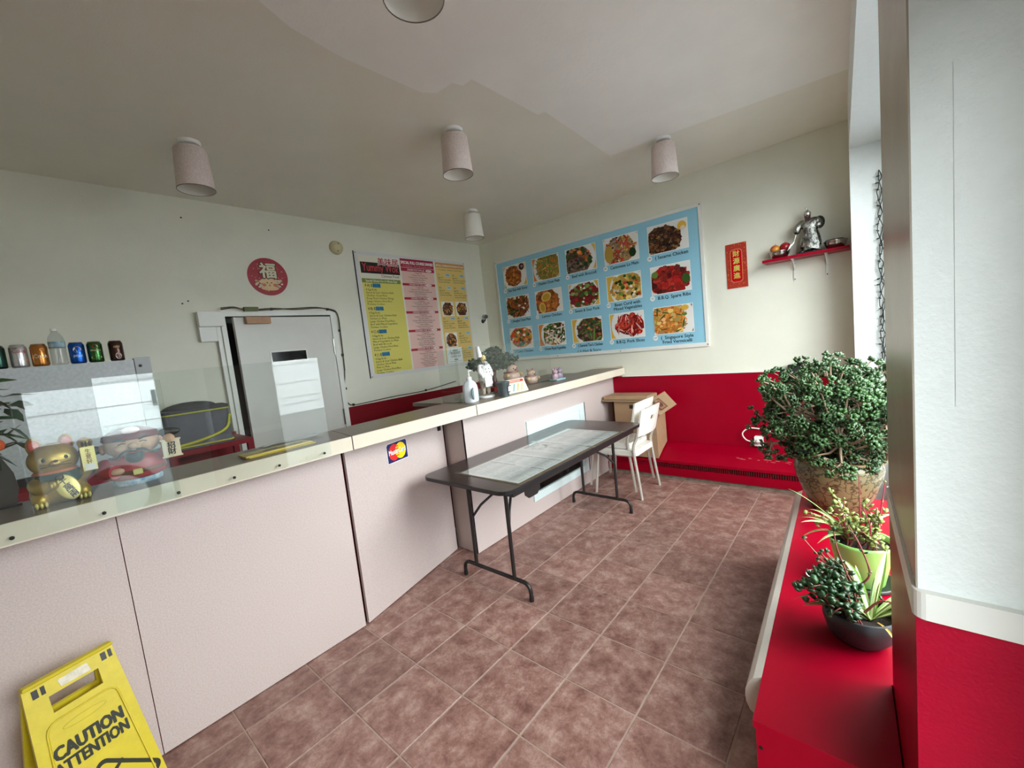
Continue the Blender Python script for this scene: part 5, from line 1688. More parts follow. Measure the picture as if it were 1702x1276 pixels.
mt = thing('miniature_tree', 'dark green artificial bonsai tree with spreading crown behind the clear guard', 'bonsai', (-2.66, 2.83, 1.1))
MB().box(-0.07, 0.07, -0.1, 0.1, 0, 0.05, ch=0.006).build('tray', M['darkred'], mt)
MB().tube(smooth_path([(0, 0, 0.04), (0.01, -0.02, 0.12), (-0.01, 0.01, 0.19), (0, 0.02, 0.27)], 4), [0.024] * 5 + [0.018] * 5 + [0.012] * 3, 9).build('trunk', mat('dark_red_bark', s8(74, 40, 36), 0.7, vary=0.2, scale=40), mt)
for p in (((0, 0.0, 0.17), (0.0, -0.1, 0.22), (0.0, -0.2, 0.27)), ((0, 0.01, 0.2), (0.0, 0.1, 0.24), (0, 0.2, 0.27))):
    MB().tube(smooth_path(p, 4), [0.011, 0.01, 0.009, 0.008, 0.008, 0.007, 0.006, 0.005, 0.004], 7).build('branch', M['stem'], mt)
fol = MB()
rnd = random.Random(21)
pads = [((0, -0.2, 0.28), (0.1, 0.11, 0.06)), ((0, -0.02, 0.33), (0.12, 0.14, 0.075)), ((0, 0.17, 0.29), (0.11, 0.15, 0.065)), ((0.02, 0.06, 0.25), (0.1, 0.15, 0.05)), ((0.0, 0.02, 0.39), (0.07, 0.07, 0.03))]
for (c, r) in pads:
    for k in range(420):
        d = Vector((rnd.gauss(0, 1), rnd.gauss(0, 1), rnd.gauss(0, 1))).normalized()
        q = rnd.uniform(0.55, 1.0)
        p = Vector((c[0] + d.x * r[0] * q, c[1] + d.y * r[1] * q, c[2] + d.z * r[2] * q))
        a = Vector((rnd.gauss(0, 1), rnd.gauss(0, 1), rnd.gauss(0, 0.5))).normalized() * 0.028
        b = a.cross(d)
        if b.length < 1e-4:
            continue
        b = b.normalized() * 0.012
        fol.mesh([p, p + a * 0.5 + b, p + a, p + a * 0.5 - b], [(0, 1, 2, 3)])
fol.build('foliage', mat('dark_sage_leaf', s8(58, 76, 62), 0.5, vary=0.3, scale=14), mt, kind='stuff')

pgm = mat('pink_beige_glaze', s8(206, 168, 152), 0.3)
pgd = mat('brown_red_glaze', s8(140, 70, 62), 0.35)


def animal_pot(label, loc, k, grp='little ceramic animal figurines'):
    t = thing('animal_figurine', label, 'figurine', loc, math.radians(-10), group=grp)
    b = MB()
    b.lathe([(0.03 * k, 0), (0.05 * k, 0.008 * k), (0.058 * k, 0.035 * k), (0.05 * k, 0.062 * k), (0.036 * k, 0.072 * k)], 22)
    b.build('body', pgm, t)
    h = MB().ball((0.012 * k, 0, 0.085 * k), (0.036 * k, 0.04 * k, 0.03 * k), 18, 12)
    ho_ = h.build('head', pgm, t)
    for s in (-1, 1):
        MB().ball((0.0, s * 0.028 * k, 0.114 * k), (0.008 * k, 0.011 * k, 0.014 * k), 10, 8).build('ear', pgd, ho_)
        MB().ball((0.045 * k, s * 0.014 * k, 0.09 * k), 0.0045 * k, 8, 6).build('eye', M['black'], ho_)
        MB().ball((0.03 * k, s * 0.058 * k, 0.045 * k), (0.016 * k, 0.014 * k, 0.014 * k), 10, 8).build('paw', mat('ochre_glaze', s8(206, 172, 116), 0.3), t)
    MB().ball((0.05 * k, 0, 0.08 * k), (0.007 * k, 0.01 * k, 0.007 * k), 10, 8).build('snout', pgd, ho_)
    MB().lathe([(0.051 * k, 0.06 * k), (0.053 * k, 0.064 * k), (0.049 * k, 0.069 * k)], 22, cap0=False, cap1=False).build('collar', pgd, t)
    return t


st = thing('display_stand', 'dark red lacquered display block under the piggy teapot', 'stand', (-2.6, 3.03, 1.1))
MB().box(-0.07, 0.07, -0.09, 0.09, 0, 0.058, ch=0.005).box(-0.08, 0.08, -0.1, 0.1, 0.0585, 0.07, ch=0.002).build('block', M['darkred'], st)
animal_pot('larger pinkish ceramic animal teapot on a dark red block', (-2.6, 3.0, 1.17), 1.45)
animal_pot('brownish ceramic animal figurine on the counter between the teapot and a tiny pair', (-2.445, 3.1, CT), 1.15)
tw = thing('animal_pair', 'tiny pastel ceramic animal pair on a blue base at the counter edge', 'figurine', (-2.29, 3.32, CT))
tw.scale = (1.3, 1.3, 1.3)
MB().box(-0.03, 0.035, -0.06, 0.06, 0, 0.012, ch=0.003).build('base', mat('pale_blue_glaze', s8(150, 190, 196), 0.3), tw)
for (y, c) in ((-0.035, s8(176, 150, 156)), (0.025, s8(150, 132, 150))):
    m_ = mat('pastel_glaze', c, 0.3, vary=0.25, scale=50)
    MB().lathe([(0.022, 0.012), (0.03, 0.03), (0.024, 0.05)], 16, M=Matrix.Translation((0, y, 0))).ball((0.006, y, 0.066), (0.022, 0.024, 0.02), 14, 10).ball((0, y - 0.018, 0.086), 0.008, 8, 6).ball((0, y + 0.018, 0.086), 0.008, 8, 6).build('animal', m_, tw)

# ------------------------------------------------------------------ cardboard boxes beside the chairs
cx_ = thing('cardboard_box', 'tall brown cardboard box standing on the red heater cover', 'box', (-1.86, 4.18, 0))
MBX = Matrix(((0, 0, 1, 0), (1, 0, 0, 0), (0, 1, 0, 0), (0, 0, 0, 1)))
MB().prism([(-0.135, 0.206), (-0.125, 0.211), (0.0, 0.272), (0.13, 0.325), (0.13, 0.80), (-0.135, 0.80)], -0.225, 0.225, M=MBX).build('carton', M['card'], cx_)
MB().box(-0.05, -0.01, -0.1365, -0.1355, 0.72, 0.76).build('print_mark', M['darkmetal'], cx_)
MB().box(-0.22, 0.22, -0.1375, -0.1358, 0.45, 0.46).build('tape_seam', M['card2'], cx_)
fb = thing('flat_carton', 'flattened brown carton lying across the top of the tall box', 'box', (-1.9, 4.17, 0.801))
MB().box(-0.3, 0.29, -0.165, 0.15, 0, 0.014).build('lower_flap', M['card2'], fb)
MB().box(-0.29, 0.2, -0.15, 0.12, 0.0145, 0.055, ch=0.006).build('parcel', M['card'], fb)
MB().box(0.195, 0.24, -0.12, 0.03, 0.018, 0.06, M=Matrix.Rotation(0.25, 4, 'Y')).build('folded_end', M['card'], fb)
fl = MB()
fc = [Vector(p) for p in ((-1.72, 4.035, 0.79), (-1.545, 4.1, 0.895), (-1.43, 4.09, 0.765), (-1.575, 4.02, 0.665))]
nn_ = (fc[1] - fc[0]).cross(fc[3] - fc[0]).normalized() * 0.004
fc = [p - cx_.location for p in fc]
fl.mesh([p - nn_ for p in fc] + [p + nn_ for p in fc], [(3, 2, 1, 0), (4, 5, 6, 7), (0, 1, 5, 4), (1, 2, 6, 5), (2, 3, 7, 6), (3, 0, 4, 7)])
flo_ = fl.build('open_flap', M['card'], cx_)
S = Sheet(fc[3] - nn_ * 4, fc[2] - fc[3], fc[0] - fc[3])
S.rect(0.045, 0.03, 0.12, 0.155, s8(110, 74, 58))
S.rect(0.055, 0.04, 0.11, 0.145, s8(156, 110, 84))
S.ell(0.082, 0.092, 0.022, 0.035, s8(96, 60, 50), 18)
S.build('printed_label', M['print'], flo_)

# ------------------------------------------------------------------ caution sign
cs = thing('caution_sign', 'yellow folding wet floor sign reading caution attention before the counter', 'sign', (-2.075, -0.055, 0), math.radians(18))
ylm = mat('yellow_sign_plastic', s8(204, 184, 40), 0.4, vary=0.06, scale=30, bump=0.1)
HT, TW, BW = 0.605, 0.112, 0.15


def sign_panel(dx, nm):
    """Panel from the hinge (x 0, z HT) down to (dx, 0), with a hand slot."""
    L = math.hypot(dx, HT)
    A = Matrix(((0, -dx / L, HT / L, 0), (1, 0, 0, 0), (0, HT / L, dx / L, 0), (0, 0, 0, 1)))   # local x -> +Y, y -> up the panel, z -> outward
    A = Matrix.Translation((dx, 0, 0)) @ A
    mb = MB()

    def hw_(v):
        return BW + (TW - BW) * v / L

    s0, s1, sw_ = L - 0.115, L - 0.06, 0.062
    th = 0.012
    for (v0, v1, u0a, u1a, u0b, u1b) in ((0, s0, -hw_(0), hw_(0), -hw_(s0), hw_(s0)), (s1, L, -hw_(s1), hw_(s1), -hw_(L), hw_(L)), (s0, s1, -hw_(s0), -sw_, -hw_(s1), -sw_), (s0, s1, sw_, hw_(s0), sw_, hw_(s1))):
        mb.prism([(u0a, v0), (u1a, v0), (u1b, v1), (u0b, v1)], -th, 0, M=A)
    o = mb.build(nm, ylm, cs)
    return o, A, L, hw_


fp, A, L, hw_ = sign_panel(0.16, 'front_panel')
rp_, _, _, _ = sign_panel(-0.085, 'rear_panel')
MB().box(-0.012, 0.014, -TW, TW, HT - 0.006, HT + 0.006, ch=0.003).build('hinge_bar', ylm, cs)
for s in (-1, 1):
    for q in (0, 1):
        MB().box(s * 0.085 - 0.009 + q * 0.02, s * 0.085 + 0.005 + q * 0.02 - 0.004 * q, L - 0.045, L - 0.018, 0.0002, 0.0012, M=A).build('hinge_slot', M['darkmetal'], fp)
rim = MB()
pv = [(-hw_(0.02) + 0.025, 0.02), (hw_(0.02) - 0.025, 0.02)] + [(hw_(L - 0.14) - 0.03 - 0.03 + 0.03 * math.cos(t), L - 0.17 + 0.03 * math.sin(t)) for t in (0, 0.5, 1.0, 1.57)] + [(-hw_(L - 0.14) + 0.06 - 0.03 * math.sin(t), L - 0.17 + 0.03 * math.cos(t)) for t in (0, 0.5, 1.0, 1.57)]
rim.tube([A @ Vector((x, y, 0.0015)) for x, y in pv], 0.0032, 6, closed=True)
rim.build('raised_border', ylm, fp)
lab = MB()
lab.mesh([A @ Vector(p) for p in ((-0.03, L - 0.05, 0.0008), (0.045, L - 0.052, 0.0008), (0.04, L - 0.022, 0.0008), (-0.035, L - 0.025, 0.0008))], [(0, 1, 2, 3)])
lab.build('torn_sticker', mat('torn_label', s8(214, 206, 186), 0.6, vary=0.15, scale=60), fp)
em = MB()
em.tube([A @ Vector((0.055 * math.cos(t), L - 0.175 + 0.011 * math.sin(t), 0.0005)) for t in [k * 2 * PI / 24 for k in range(24)]], 0.0011, 5, closed=True)
em.build('embossed_oval', ylm, fp)
S = Sheet(A @ Vector((0, 0, 0.0006)), A.to_3x3() @ Vector((1, 0, 0)), A.to_3x3() @ Vector((0, 1, 0)), 0.0001)
INK = s8(44, 46, 34)
S.text('CAUTION', -0.004, L - 0.258, 0.058, INK, 'C', 0.05, 0.172)
S.text('ATTENTION', -0.006, L - 0.305, 0.054, INK, 'C', 0.04, 0.185)
S.build('lettering', M['print'], fp)
S = Sheet(A @ Vector((0, 0, 0.0006)), A.to_3x3() @ Vector((1, 0, 0)), A.to_3x3() @ Vector((0, 1, 0)), 0.0001)
c0 = L - 0.475


def dia(r, rr):
    p = []
    for k in range(4):
        a = PI / 2 * k
        cx, cy = (r - rr * 1.41) * math.cos(a), (r - rr * 1.41) * math.sin(a)
        p += [(cx + rr * math.cos(a + t), c0 + cy + rr * math.sin(a + t)) for t in (-0.78, -0.4, 0, 0.4, 0.78)]
    return p


S.poly(dia(0.142, 0.02), INK)
S.poly(dia(0.125, 0.014), s8(204, 184, 40))
S.ell(-0.03, c0 + 0.075, 0.015, 0.015, INK, 14)
S.poly([(-0.025, c0 + 0.06), (0.01, c0 + 0.03), (0.03, c0 - 0.01), (0.005, c0 - 0.01), (-0.04, c0 + 0.045)], INK)
S.poly([(-0.02, c0 + 0.058), (0.045, c0 + 0.1), (0.05, c0 + 0.092), (-0.01, c0 + 0.045)], INK)
S.poly([(0.03, c0 - 0.01), (0.075, c0 + 0.0), (0.075, c0 - 0.012), (0.01, c0 - 0.03)], INK)
S.poly([(0.0, c0 - 0.01), (0.0, c0 - 0.06), (-0.03, c0 - 0.07), (-0.03, c0 - 0.055), (-0.015, c0 - 0.05), (-0.015, c0 - 0.0)], INK)
S.build('pictogram', M['print'], fp)
# ------------------------------------------------------------------ shrine shelf on the end wall
ss = thing('wall_shelf', 'red painted wall shelf on two white brackets beside the window', 'shelf', (-0.355, YB - 0.005, 2.0))
MB().box(-0.295, 0.28, -0.2, 0, -0.022, 0.0, ch=0.002).build('board', M['red'], ss)
for x in (-0.09, 0.13):
    b = MB()
    b.box(x - 0.008, x + 0.008, -0.006, 0, -0.19, -0.0225)
    b.box(x - 0.008, x + 0.008, -0.15, -0.006, -0.03, -0.0225)
    b.tube([(x, -0.13, -0.03), (x, -0.06, -0.05), (x, -0.004, -0.1)], 0.006, 6)
    bo_ = b.build('bracket', M['trimwhite'], ss)
    for z in (-0.05, -0.18):
        MB().lathe([(0.005, 0), (0.004, 0.002)], 8, M=Matrix.Translation((x, -0.0062, z)) @ Matrix.Rotation(PI / 2, 4, 'X')).build('screw', M['darkmetal'], bo_)
SZ, SY = 2.0, YB - 0.105


def bowl(x, r, h, label):
    t = thing('steel_bowl', label, 'bowl', (x, SY, SZ))
    MB().lathe([(r * 0.62, 0), (r * 0.72, 0.004), (r * 0.95, h * 0.6), (r, h * 0.95), (r * 1.05, h), (r * 0.97, h * 0.96), (r * 0.9, h * 0.6), (r * 0.66, 0.006), (0, 0.006)], 30, cap1=False).build('shell', M['chrome'], t)
    return t


bowl(-0.535, 0.072, 0.062, 'brushed steel bowl holding two fruits on the red shelf')
bowl(-0.163, 0.075, 0.062, 'brushed steel bowl with a dark lid on the red shelf')
ap1 = thing('apple', 'yellow and red apple in the steel bowl', 'apple', (-0.566, SY, SZ + 0.056))
MB().ball((0, 0, 0.03), (0.037, 0.037, 0.035), 20, 12).build('fruit', mat('yellow_red_apple', s8(214, 160, 50), 0.3, color2=s8(180, 56, 36), scale=12, detail=1), ap1)
MB().tube([(0, 0, 0.06), (0.004, 0, 0.075)], 0.002, 6).build('stalk', M['bark'], ap1)
ap2 = thing('apple', 'dark red apple in the steel bowl', 'apple', (-0.495, SY, SZ + 0.056))
MB().ball((0, 0, 0.033), (0.04, 0.04, 0.038), 20, 12).build('fruit', mat('red_apple', s8(150, 20, 30), 0.25), ap2)
MB().tube([(0, 0, 0.066), (0.003, 0.002, 0.08)], 0.002, 6).build('stalk', M['bark'], ap2)
ld = thing('dark_lid', 'dark round incense lid resting in the steel bowl beside the statue', 'lid', (-0.168, SY, SZ + 0.058))
MB().lathe([(0.06, 0), (0.062, 0.006), (0.06, 0.014), (0.03, 0.018)], 26).build('disc', mat('dark_brown_clay', s8(50, 38, 34), 0.5), ld)

gs = thing('warrior_statue', 'silver plated bearded warrior statue with a long robe on the red shelf', 'statue', (-0.33, SY, SZ), 0)
dkg = mat('oxidised_silver', s8(70, 76, 72), 0.3, metal=0.9, bump=0.8, bscale=120)
MB().box(-0.085, 0.085, -0.06, 0.06, 0, 0.014, ch=0.004).build('plinth', M['black'], gs)
rk = MB()
rnd = random.Random(6)
for k in range(9):
    rk.ball((rnd.uniform(-0.06, 0.06), rnd.uniform(-0.035, 0.035), 0.018), (rnd.uniform(0.02, 0.03), 0.022, rnd.uniform(0.012, 0.022)), 10, 7)
rk.build('rock_base', dkg, gs)
sv2 = mat('antique_silver', s8(196, 196, 190), 0.24, metal=1.0, color2=s8(52, 56, 54), scale=26, detail=5, bump=1.0, bscale=140)
skin_body('robe', [(0.01, 0, 0.13, 0.055, 0.05), (0.012, 0, 0.18, 0.056, 0.05), (0.005, 0, 0.235, 0.05, 0.042), (0.0, 0, 0.265, 0.022), (-0.03, -0.004, 0.085, 0.042), (-0.04, -0.01, 0.03, 0.032), (0.035, 0, 0.085, 0.055), (0.04, 0, 0.03, 0.05),
                   (-0.05, -0.008, 0.24, 0.034), (-0.083, -0.015, 0.205, 0.032), (-0.075, -0.035, 0.165, 0.022), (0.055, 0, 0.245, 0.036), (0.082, -0.012, 0.205, 0.034), (0.045, -0.05, 0.2, 0.02)],
          [(0, 1), (1, 2), (2, 3), (0, 4), (4, 5), (0, 6), (6, 7), (2, 8), (8, 9), (9, 10), (2, 11), (11, 12), (12, 13)], sv2, gs, 2)
sk_ = MB()
vs_, fs_ = [], []
for i in range(9):
    for j in range(9):
        u, v = j / 8 * 2 - 1, i / 8
        vs_.append((0.018 + u * (0.03 + 0.03 * v), -0.045 - 0.02 * (1 - u * u) - 0.006 * math.sin(u * 12 + v * 5), 0.19 - 0.155 * v - 0.02 * abs(u)))
for i in range(8):
    for j in range(8):
        a_ = i * 9 + j
        fs_.append((a_, a_ + 9, a_ + 10, a_ + 1))
sk_.mesh(vs_, fs_, smooth=True)
sk_.build('front_skirt', sv2, gs)
hd = MB().ball((-0.005, -0.004, 0.292), (0.022, 0.023, 0.028), 18, 12)
hd.ball((-0.006, -0.027, 0.29), (0.005, 0.006, 0.008), 8, 6)
hdo = hd.build('head', mat('dark_red_face', s8(84, 36, 34), 0.4), gs)
for s in (-1, 1):
    MB().ball((-0.005 + s * 0.009, -0.024, 0.3), 0.003, 8, 6).build('eye', M['white'], hdo)
MB().prism([(-0.016, 0.0), (0.016, 0.0), (0.014, -0.03), (0.004, -0.062), (-0.006, -0.06), (-0.015, -0.03)][::-1], -0.006, 0.006, M=Matrix.Translation((-0.004, -0.03, 0.284)) @ Matrix.Rotation(PI / 2 - 0.15, 4, 'X')).build('beard', mat('dark_beard', s8(46, 24, 24), 0.5), hdo)
hl_ = MB().lathe([(0.025, 0.304), (0.026, 0.318), (0.02, 0.332), (0.008, 0.342), (0.004, 0.352)], 18, M=Matrix.Translation((-0.005, -0.002, 0)))
hl_.ball((-0.012, -0.004, 0.356), (0.005, 0.005, 0.016), 8, 6)
hl_.build('helmet', M['silver'], gs)
wp = MB().tube([(-0.083, -0.035, 0.165), (-0.1, -0.045, 0.1), (-0.125, -0.05, 0.065)], [0.005, 0.004, 0.003], 8)
wp.mesh([(-0.098, -0.042, 0.108), (-0.11, -0.048, 0.082), (-0.145, -0.052, 0.045), (-0.125, -0.05, 0.085), (-0.098, -0.048, 0.108), (-0.11, -0.054, 0.082), (-0.145, -0.055, 0.045), (-0.125, -0.056, 0.085)], [(0, 1, 2, 3), (7, 6, 5, 4), (0, 4, 5, 1), (1, 5, 6, 2), (2, 6, 7, 3), (3, 7, 4, 0)])
wp.build('halberd', M['silver'], gs)
MB().ball((0.07, 0.022, 0.235), (0.036, 0.026, 0.05), 14, 10).build('shoulder_cape', dkg, gs)

# ------------------------------------------------------------------ string lights on the window reveal
sl = thing('string_lights', 'dark green string of mini lights hanging down the window reveal', 'string lights', (0.1, 3.94, 1.2))
wm = mat('dark_green_wire', s8(24, 38, 34), 0.5)
rnd = random.Random(14)
for q in range(3):
    pts = []
    for k in range(48):
        pts.append((-0.006 * q + 0.004 + 0.012 * math.sin(k * 0.75 + q * 2.1) + rnd.uniform(-0.004, 0.004), -0.008 - 0.006 * q + rnd.uniform(-0.003, 0.003), -0.15 + k * 0.0295 * (1 if q < 2 else 0.98)))
    MB().tube(smooth_path(pts, 3), 0.0028, 5).build('wire', wm, sl)
bulbm = sheet_mat('clear_mini_bulb', (0.9, 0.9, 0.9), 1.5, 0.05, 0.25)
b0 = MB().lathe([(0.0045, 0), (0.005, 0.012), (0.0042, 0.016)], 8).build('lamp_holder', wm, sl)
g0 = MB().lathe([(0.0036, 0.016), (0.0036, 0.03), (0.0, 0.036)], 8).build('bulb', bulbm, sl)
for k in range(26):
    z = -0.12 + k * 0.053 + rnd.uniform(-0.01, 0.01)
    rot = (rnd.uniform(-0.5, 0.5), -PI / 2 + rnd.uniform(-0.7, 0.7), 0)
    loc = (-0.008 + rnd.uniform(-0.008, 0.006), -0.012, z)
    for src in (b0, g0):
        o = src if k == 0 else bpy.data.objects.new(src.name.split('.')[0], src.data)
        if k:
            col.objects.link(o)
            o.parent = sl
        o.location, o.rotation_euler = loc, rot

# plug and socket on the red wall
pl = thing('power_outlet', 'white wall socket with a looped white cord on the red wall', 'outlet', (-0.775, YB - 0.0045, 0.385))
MB().box(-0.035, 0.035, -0.04, 0, -0.05, 0.045, ch=0.005).build('socket_box', M['white'], pl)
MB().lathe([(0.024, 0), (0.022, 0.022), (0.012, 0.026)], 18, M=Matrix.Translation((0.0, -0.04, 0.0)) @ Matrix.Rotation(PI / 2, 4, 'X')).build('plug', M['whiteplastic'], pl)
MB().tube(smooth_path([(-0.03, -0.05, -0.005), (-0.1, -0.05, 0.01), (-0.13, -0.04, 0.07), (-0.07, -0.03, 0.12), (0.05, -0.03, 0.11), (0.16, -0.03, 0.08)], 5), 0.006, 8).build('cord', M['white'], pl)
sp_ = thing('speaker_box', 'slim black loudspeaker on the red wall behind the big jade plant', 'speaker', (-0.475, YB - 0.0045, 0.93))
MB().box(-0.045, 0.045, -0.06, 0, -0.16, 0.16, ch=0.004).build('cabinet', M['black'], sp_)
MB().box(-0.038, 0.038, -0.063, -0.0602, -0.15, 0.15).build('grille_cloth', mat('dark_cloth', s8(34, 34, 36), 0.9), sp_)

# ------------------------------------------------------------------ plants on the bench
def leaf_mesh(L, W, T=0.25, n=2):
    """Thick oval leaf along +X."""
    v = [(0, 0, 0), (L * 0.35, W * 0.45, 0), (L * 0.75, W * 0.5, 0.02 * L), (L, 0, 0.05 * L), (L * 0.75, -W * 0.5, 0.02 * L), (L * 0.35, -W * 0.45, 0), (L * 0.55, 0, W * T), (L * 0.55, 0, -W * T)]
    f = []
    for k in range(6):
        a, b = k, (k + 1) % 6
        f += [(6, a, b), (7, b, a)]
    return v, f


def rosette(mb, p, d, rnd, n, L, W, mi=0):
    d = d.normalized()
    q = d.to_track_quat('Z', 'Y').to_matrix().to_4x4()
    for k in range(n):
        a = k * 2.4 + rnd.uniform(-0.3, 0.3)
        el = rnd.uniform(0.15, 1.15)
        l = L * rnd.uniform(0.7, 1.15)
        v, f = leaf_mesh(l, W * rnd.uniform(0.8, 1.15))
        Mx = Matrix.Translation(p) @ q @ Matrix.Rotation(a, 4, 'Z') @ Matrix.Rotation(-el, 4, 'Y') @ Matrix.Rotation(rnd.uniform(-0.4, 0.4), 4, 'X')
        mb.mesh(v, f, mi, smooth=True, M=Mx)


jp = thing('jade_plant', 'huge jade plant with glossy leaves in a patterned ceramic pot', 'potted plant', (-0.13, 2.735, BZ))
potm = bpy.data.materials.new('patterned_olive_glaze')
potm.use_nodes = True
T = NT(potm)
co = T.add('ShaderNodeTexCoord')
v1 = T.add('ShaderNodeTexVoronoi')
v1.feature = 'DISTANCE_TO_EDGE'
v1.inputs['Scale'].default_value = 17
n1 = T.add('ShaderNodeTexNoise')
n1.inputs['Scale'].default_value = 9
n1.inputs['Detail'].default_value = 4
mxv = T.add('ShaderNodeVectorMath', operation='ADD')
T.link(co.outputs['Object'], mxv.inputs[0])
scv = T.add('ShaderNodeVectorMath', operation='SCALE')
scv.inputs['Scale'].default_value = 0.12
T.link(n1.outputs['Color'], scv.inputs[0])
T.link(scv.outputs[0], mxv.inputs[1])
T.link(mxv.outputs[0], v1.inputs['Vector'])
rp = T.add('ShaderNodeValToRGB')
rp.color_ramp.elements[0].position = 0.02
rp.color_ramp.elements[0].color = (*s8(68, 60, 40), 1)
rp.color_ramp.elements[1].position = 0.11
rp.color_ramp.elements[1].color = (*s8(116, 106, 74), 1)
T.link(v1.outputs['Distance'], rp.inputs['Fac'])
T.link(rp.outputs['Color'], T.n['Principled BSDF'].inputs['Base Color'])
T.n['Principled BSDF'].inputs['Roughness'].default_value = 0.25
MB().lathe([(0.115, 0), (0.125, 0.006), (0.165, 0.095), (0.2, 0.19), (0.208, 0.238), (0.202, 0.27), (0.192, 0.281), (0.2, 0.29), (0.213, 0.295), (0.213, 0.305), (0.198, 0.308), (0.19, 0.3), (0.185, 0.26)], 44, cap1=False, sx=0.94, sy=0.94).build('pot', potm, jp)
MB().lathe([(0.1985, 0.3085), (0.2135, 0.3055), (0.2145, 0.3), (0.2135, 0.2945)], 44, cap0=False, cap1=False).build('rim_band', mat('brown_rim_glaze', s8(140, 112, 66), 0.3), jp)
MB().lathe([(0.0, 0.262), (0.186, 0.262)], 30, cap0=False, cap1=False).build('soil', M['soil'], jp)
MB().lathe([(0.168, 0.263), (0.172, 0.325), (0.165, 0.327), (0.16, 0.267)], 36, cap0=False, cap1=False).build('inner_pot', mat('dark_green_plastic', s8(34, 62, 44), 0.4), jp)
rnd = random.Random(77)
br_ = MB()
fo = MB()
tips = []
trunks = [((0.05, 0.0, 0.21), (0.09, -0.02, 0.4), (0.16, 0.0, 0.56)), ((0.0, -0.03, 0.21), (-0.05, -0.05, 0.36), (-0.16, -0.05, 0.5)), ((-0.03, 0.03, 0.21), (-0.04, 0.06, 0.42), (-0.04, 0.08, 0.62)), ((0.02, -0.05, 0.21), (0.03, -0.12, 0.33), (0.02, -0.2, 0.42)), ((0.06, 0.04, 0.21), (0.13, 0.06, 0.36), (0.24, 0.05, 0.46))]
for t in trunks:
    P = smooth_path(t, 5)
    br_.tube(P, [0.021 - 0.009 * k / (len(P) - 1) for k in range(len(P))], 8)
    for k in range(2, len(P)):
        for _ in range(3):
            d = Vector((rnd.gauss(0, 1), rnd.gauss(0, 0.9), rnd.gauss(0.15, 0.6))).normalized()
            e = P[k] + d * rnd.uniform(0.12, 0.3)
            e.x = max(-0.40, min(0.36, e.x))
            e.y = max(-0.34, min(0.3, e.y))
            e.z = max(0.32, min(0.83, e.z))
            mid = (P[k] + e) / 2 + Vector((0, 0, -0.02))
            br_.tube([P[k], mid, e], [0.008, 0.006, 0.004], 6)
            for _ in range(4):
                d2 = (d + Vector((rnd.gauss(0, 0.8), rnd.gauss(0, 0.8), rnd.gauss(0.2, 0.6)))).normalized()
                e2 = e + d2 * rnd.uniform(0.04, 0.1)
                br_.tube([e, e2], [0.004, 0.0025], 5)
                tips.append((e2, d2))
                tips.append(((e + e2) / 2, d2))
# dome of outer twigs so the crown closes
for k in range(460):
    d = Vector((rnd.gauss(0, 1), rnd.gauss(0, 1), rnd.gauss(0.05, 0.8))).normalized()
    c = Vector((-0.02, 0, 0.54))
    q = rnd.uniform(0.72, 1.0) * (0.92 + 0.13 * math.sin(5 * math.atan2(d.z, d.x) + 1.3))
    p = Vector((c.x + d.x * 0.37 * q, c.y + d.y * 0.33 * q, c.z + d.z * (0.29 if d.z > 0 else 0.22) * q))
    if p.x > 0.17 and p.z > 0.62 or p.z < 0.31:
        continue
    tips.append((p, (d + Vector((0, 0, 0.4))).normalized()))
    if k % 4 == 0:
        br_.tube([p * 0.75 + c * 0.25, p], [0.005, 0.003], 5)
for (p, d) in tips:
    rosette(fo, p, d, rnd, 9, 0.028, 0.019)
JZ = Matrix.Translation((0, 0, 0.035))
br_.v = [tuple(JZ @ Vector(v)) for v in br_.v]
fo.v = [tuple(JZ @ Vector(v)) for v in fo.v]
br_.build('branches', M['bark'], jp)
fo.build('foliage', M['leaf'], jp, kind='stuff')


def blade_mesh(L, W, droop, lift, n=9):
    """Arching grass blade along +X with a pale mid stripe (material 1)."""
    mb = MB()
    rows = []
    for k in range(n + 1):
        t = k / n
        x = L * (t - 0.12 * t * t)
        z = lift * L * t - droop * L * t * t
        w = W * (0.55 + 0.9 * t * (1 - t) * 1.6) * (1 - t ** 4 * 0.97)
        rows.append([(x, w, z + w * 0.35), (x, w * 0.45, z), (x, -w * 0.45, z), (x, -w, z + w * 0.35)])
    for a, b in zip(rows, rows[1:]):
        for j in range(3):
            mb.face([a[j], a[j + 1], b[j + 1], b[j]], 1 if j == 1 else 0, smooth=True)
    return mb


sg = mat('spider_leaf_green', s8(112, 148, 62), 0.4, vary=0.15, scale=30)
sc_ = mat('spider_leaf_cream', s8(214, 216, 160), 0.4)


def spider(parent, loc, rnd, n, L, W, nm='leaf', a0=0, a1=2 * PI):
    out = []
    for k in range(n):
        b = blade_mesh(L * rnd.uniform(0.75, 1.15), W * rnd.uniform(0.8, 1.15), rnd.uniform(0.35, 0.75), rnd.uniform(0.5, 1.2))
        o = b.build(nm, [sg, sc_], parent)
        o.location = loc
        o.rotation_euler = (rnd.uniform(-0.2, 0.2), 0, a0 + (a1 - a0) * (k + rnd.random() * 0.6) / n)
        out.append(o)
    return out


ov, of_ = leaf_mesh(0.03, 0.021)


def small_leaf(parent, shared, m, p, rot, sc):
    if shared[0] is None:
        o = MB().mesh(ov, of_, smooth=True).build('leaf', m, parent)
        shared[0] = o.data
    else:
        o = bpy.data.objects.new('leaf', shared[0])
        col.objects.link(o)
        o.parent = parent
    o.location, o.rotation_euler, o.scale = p, rot, (sc, sc, sc)
    return o


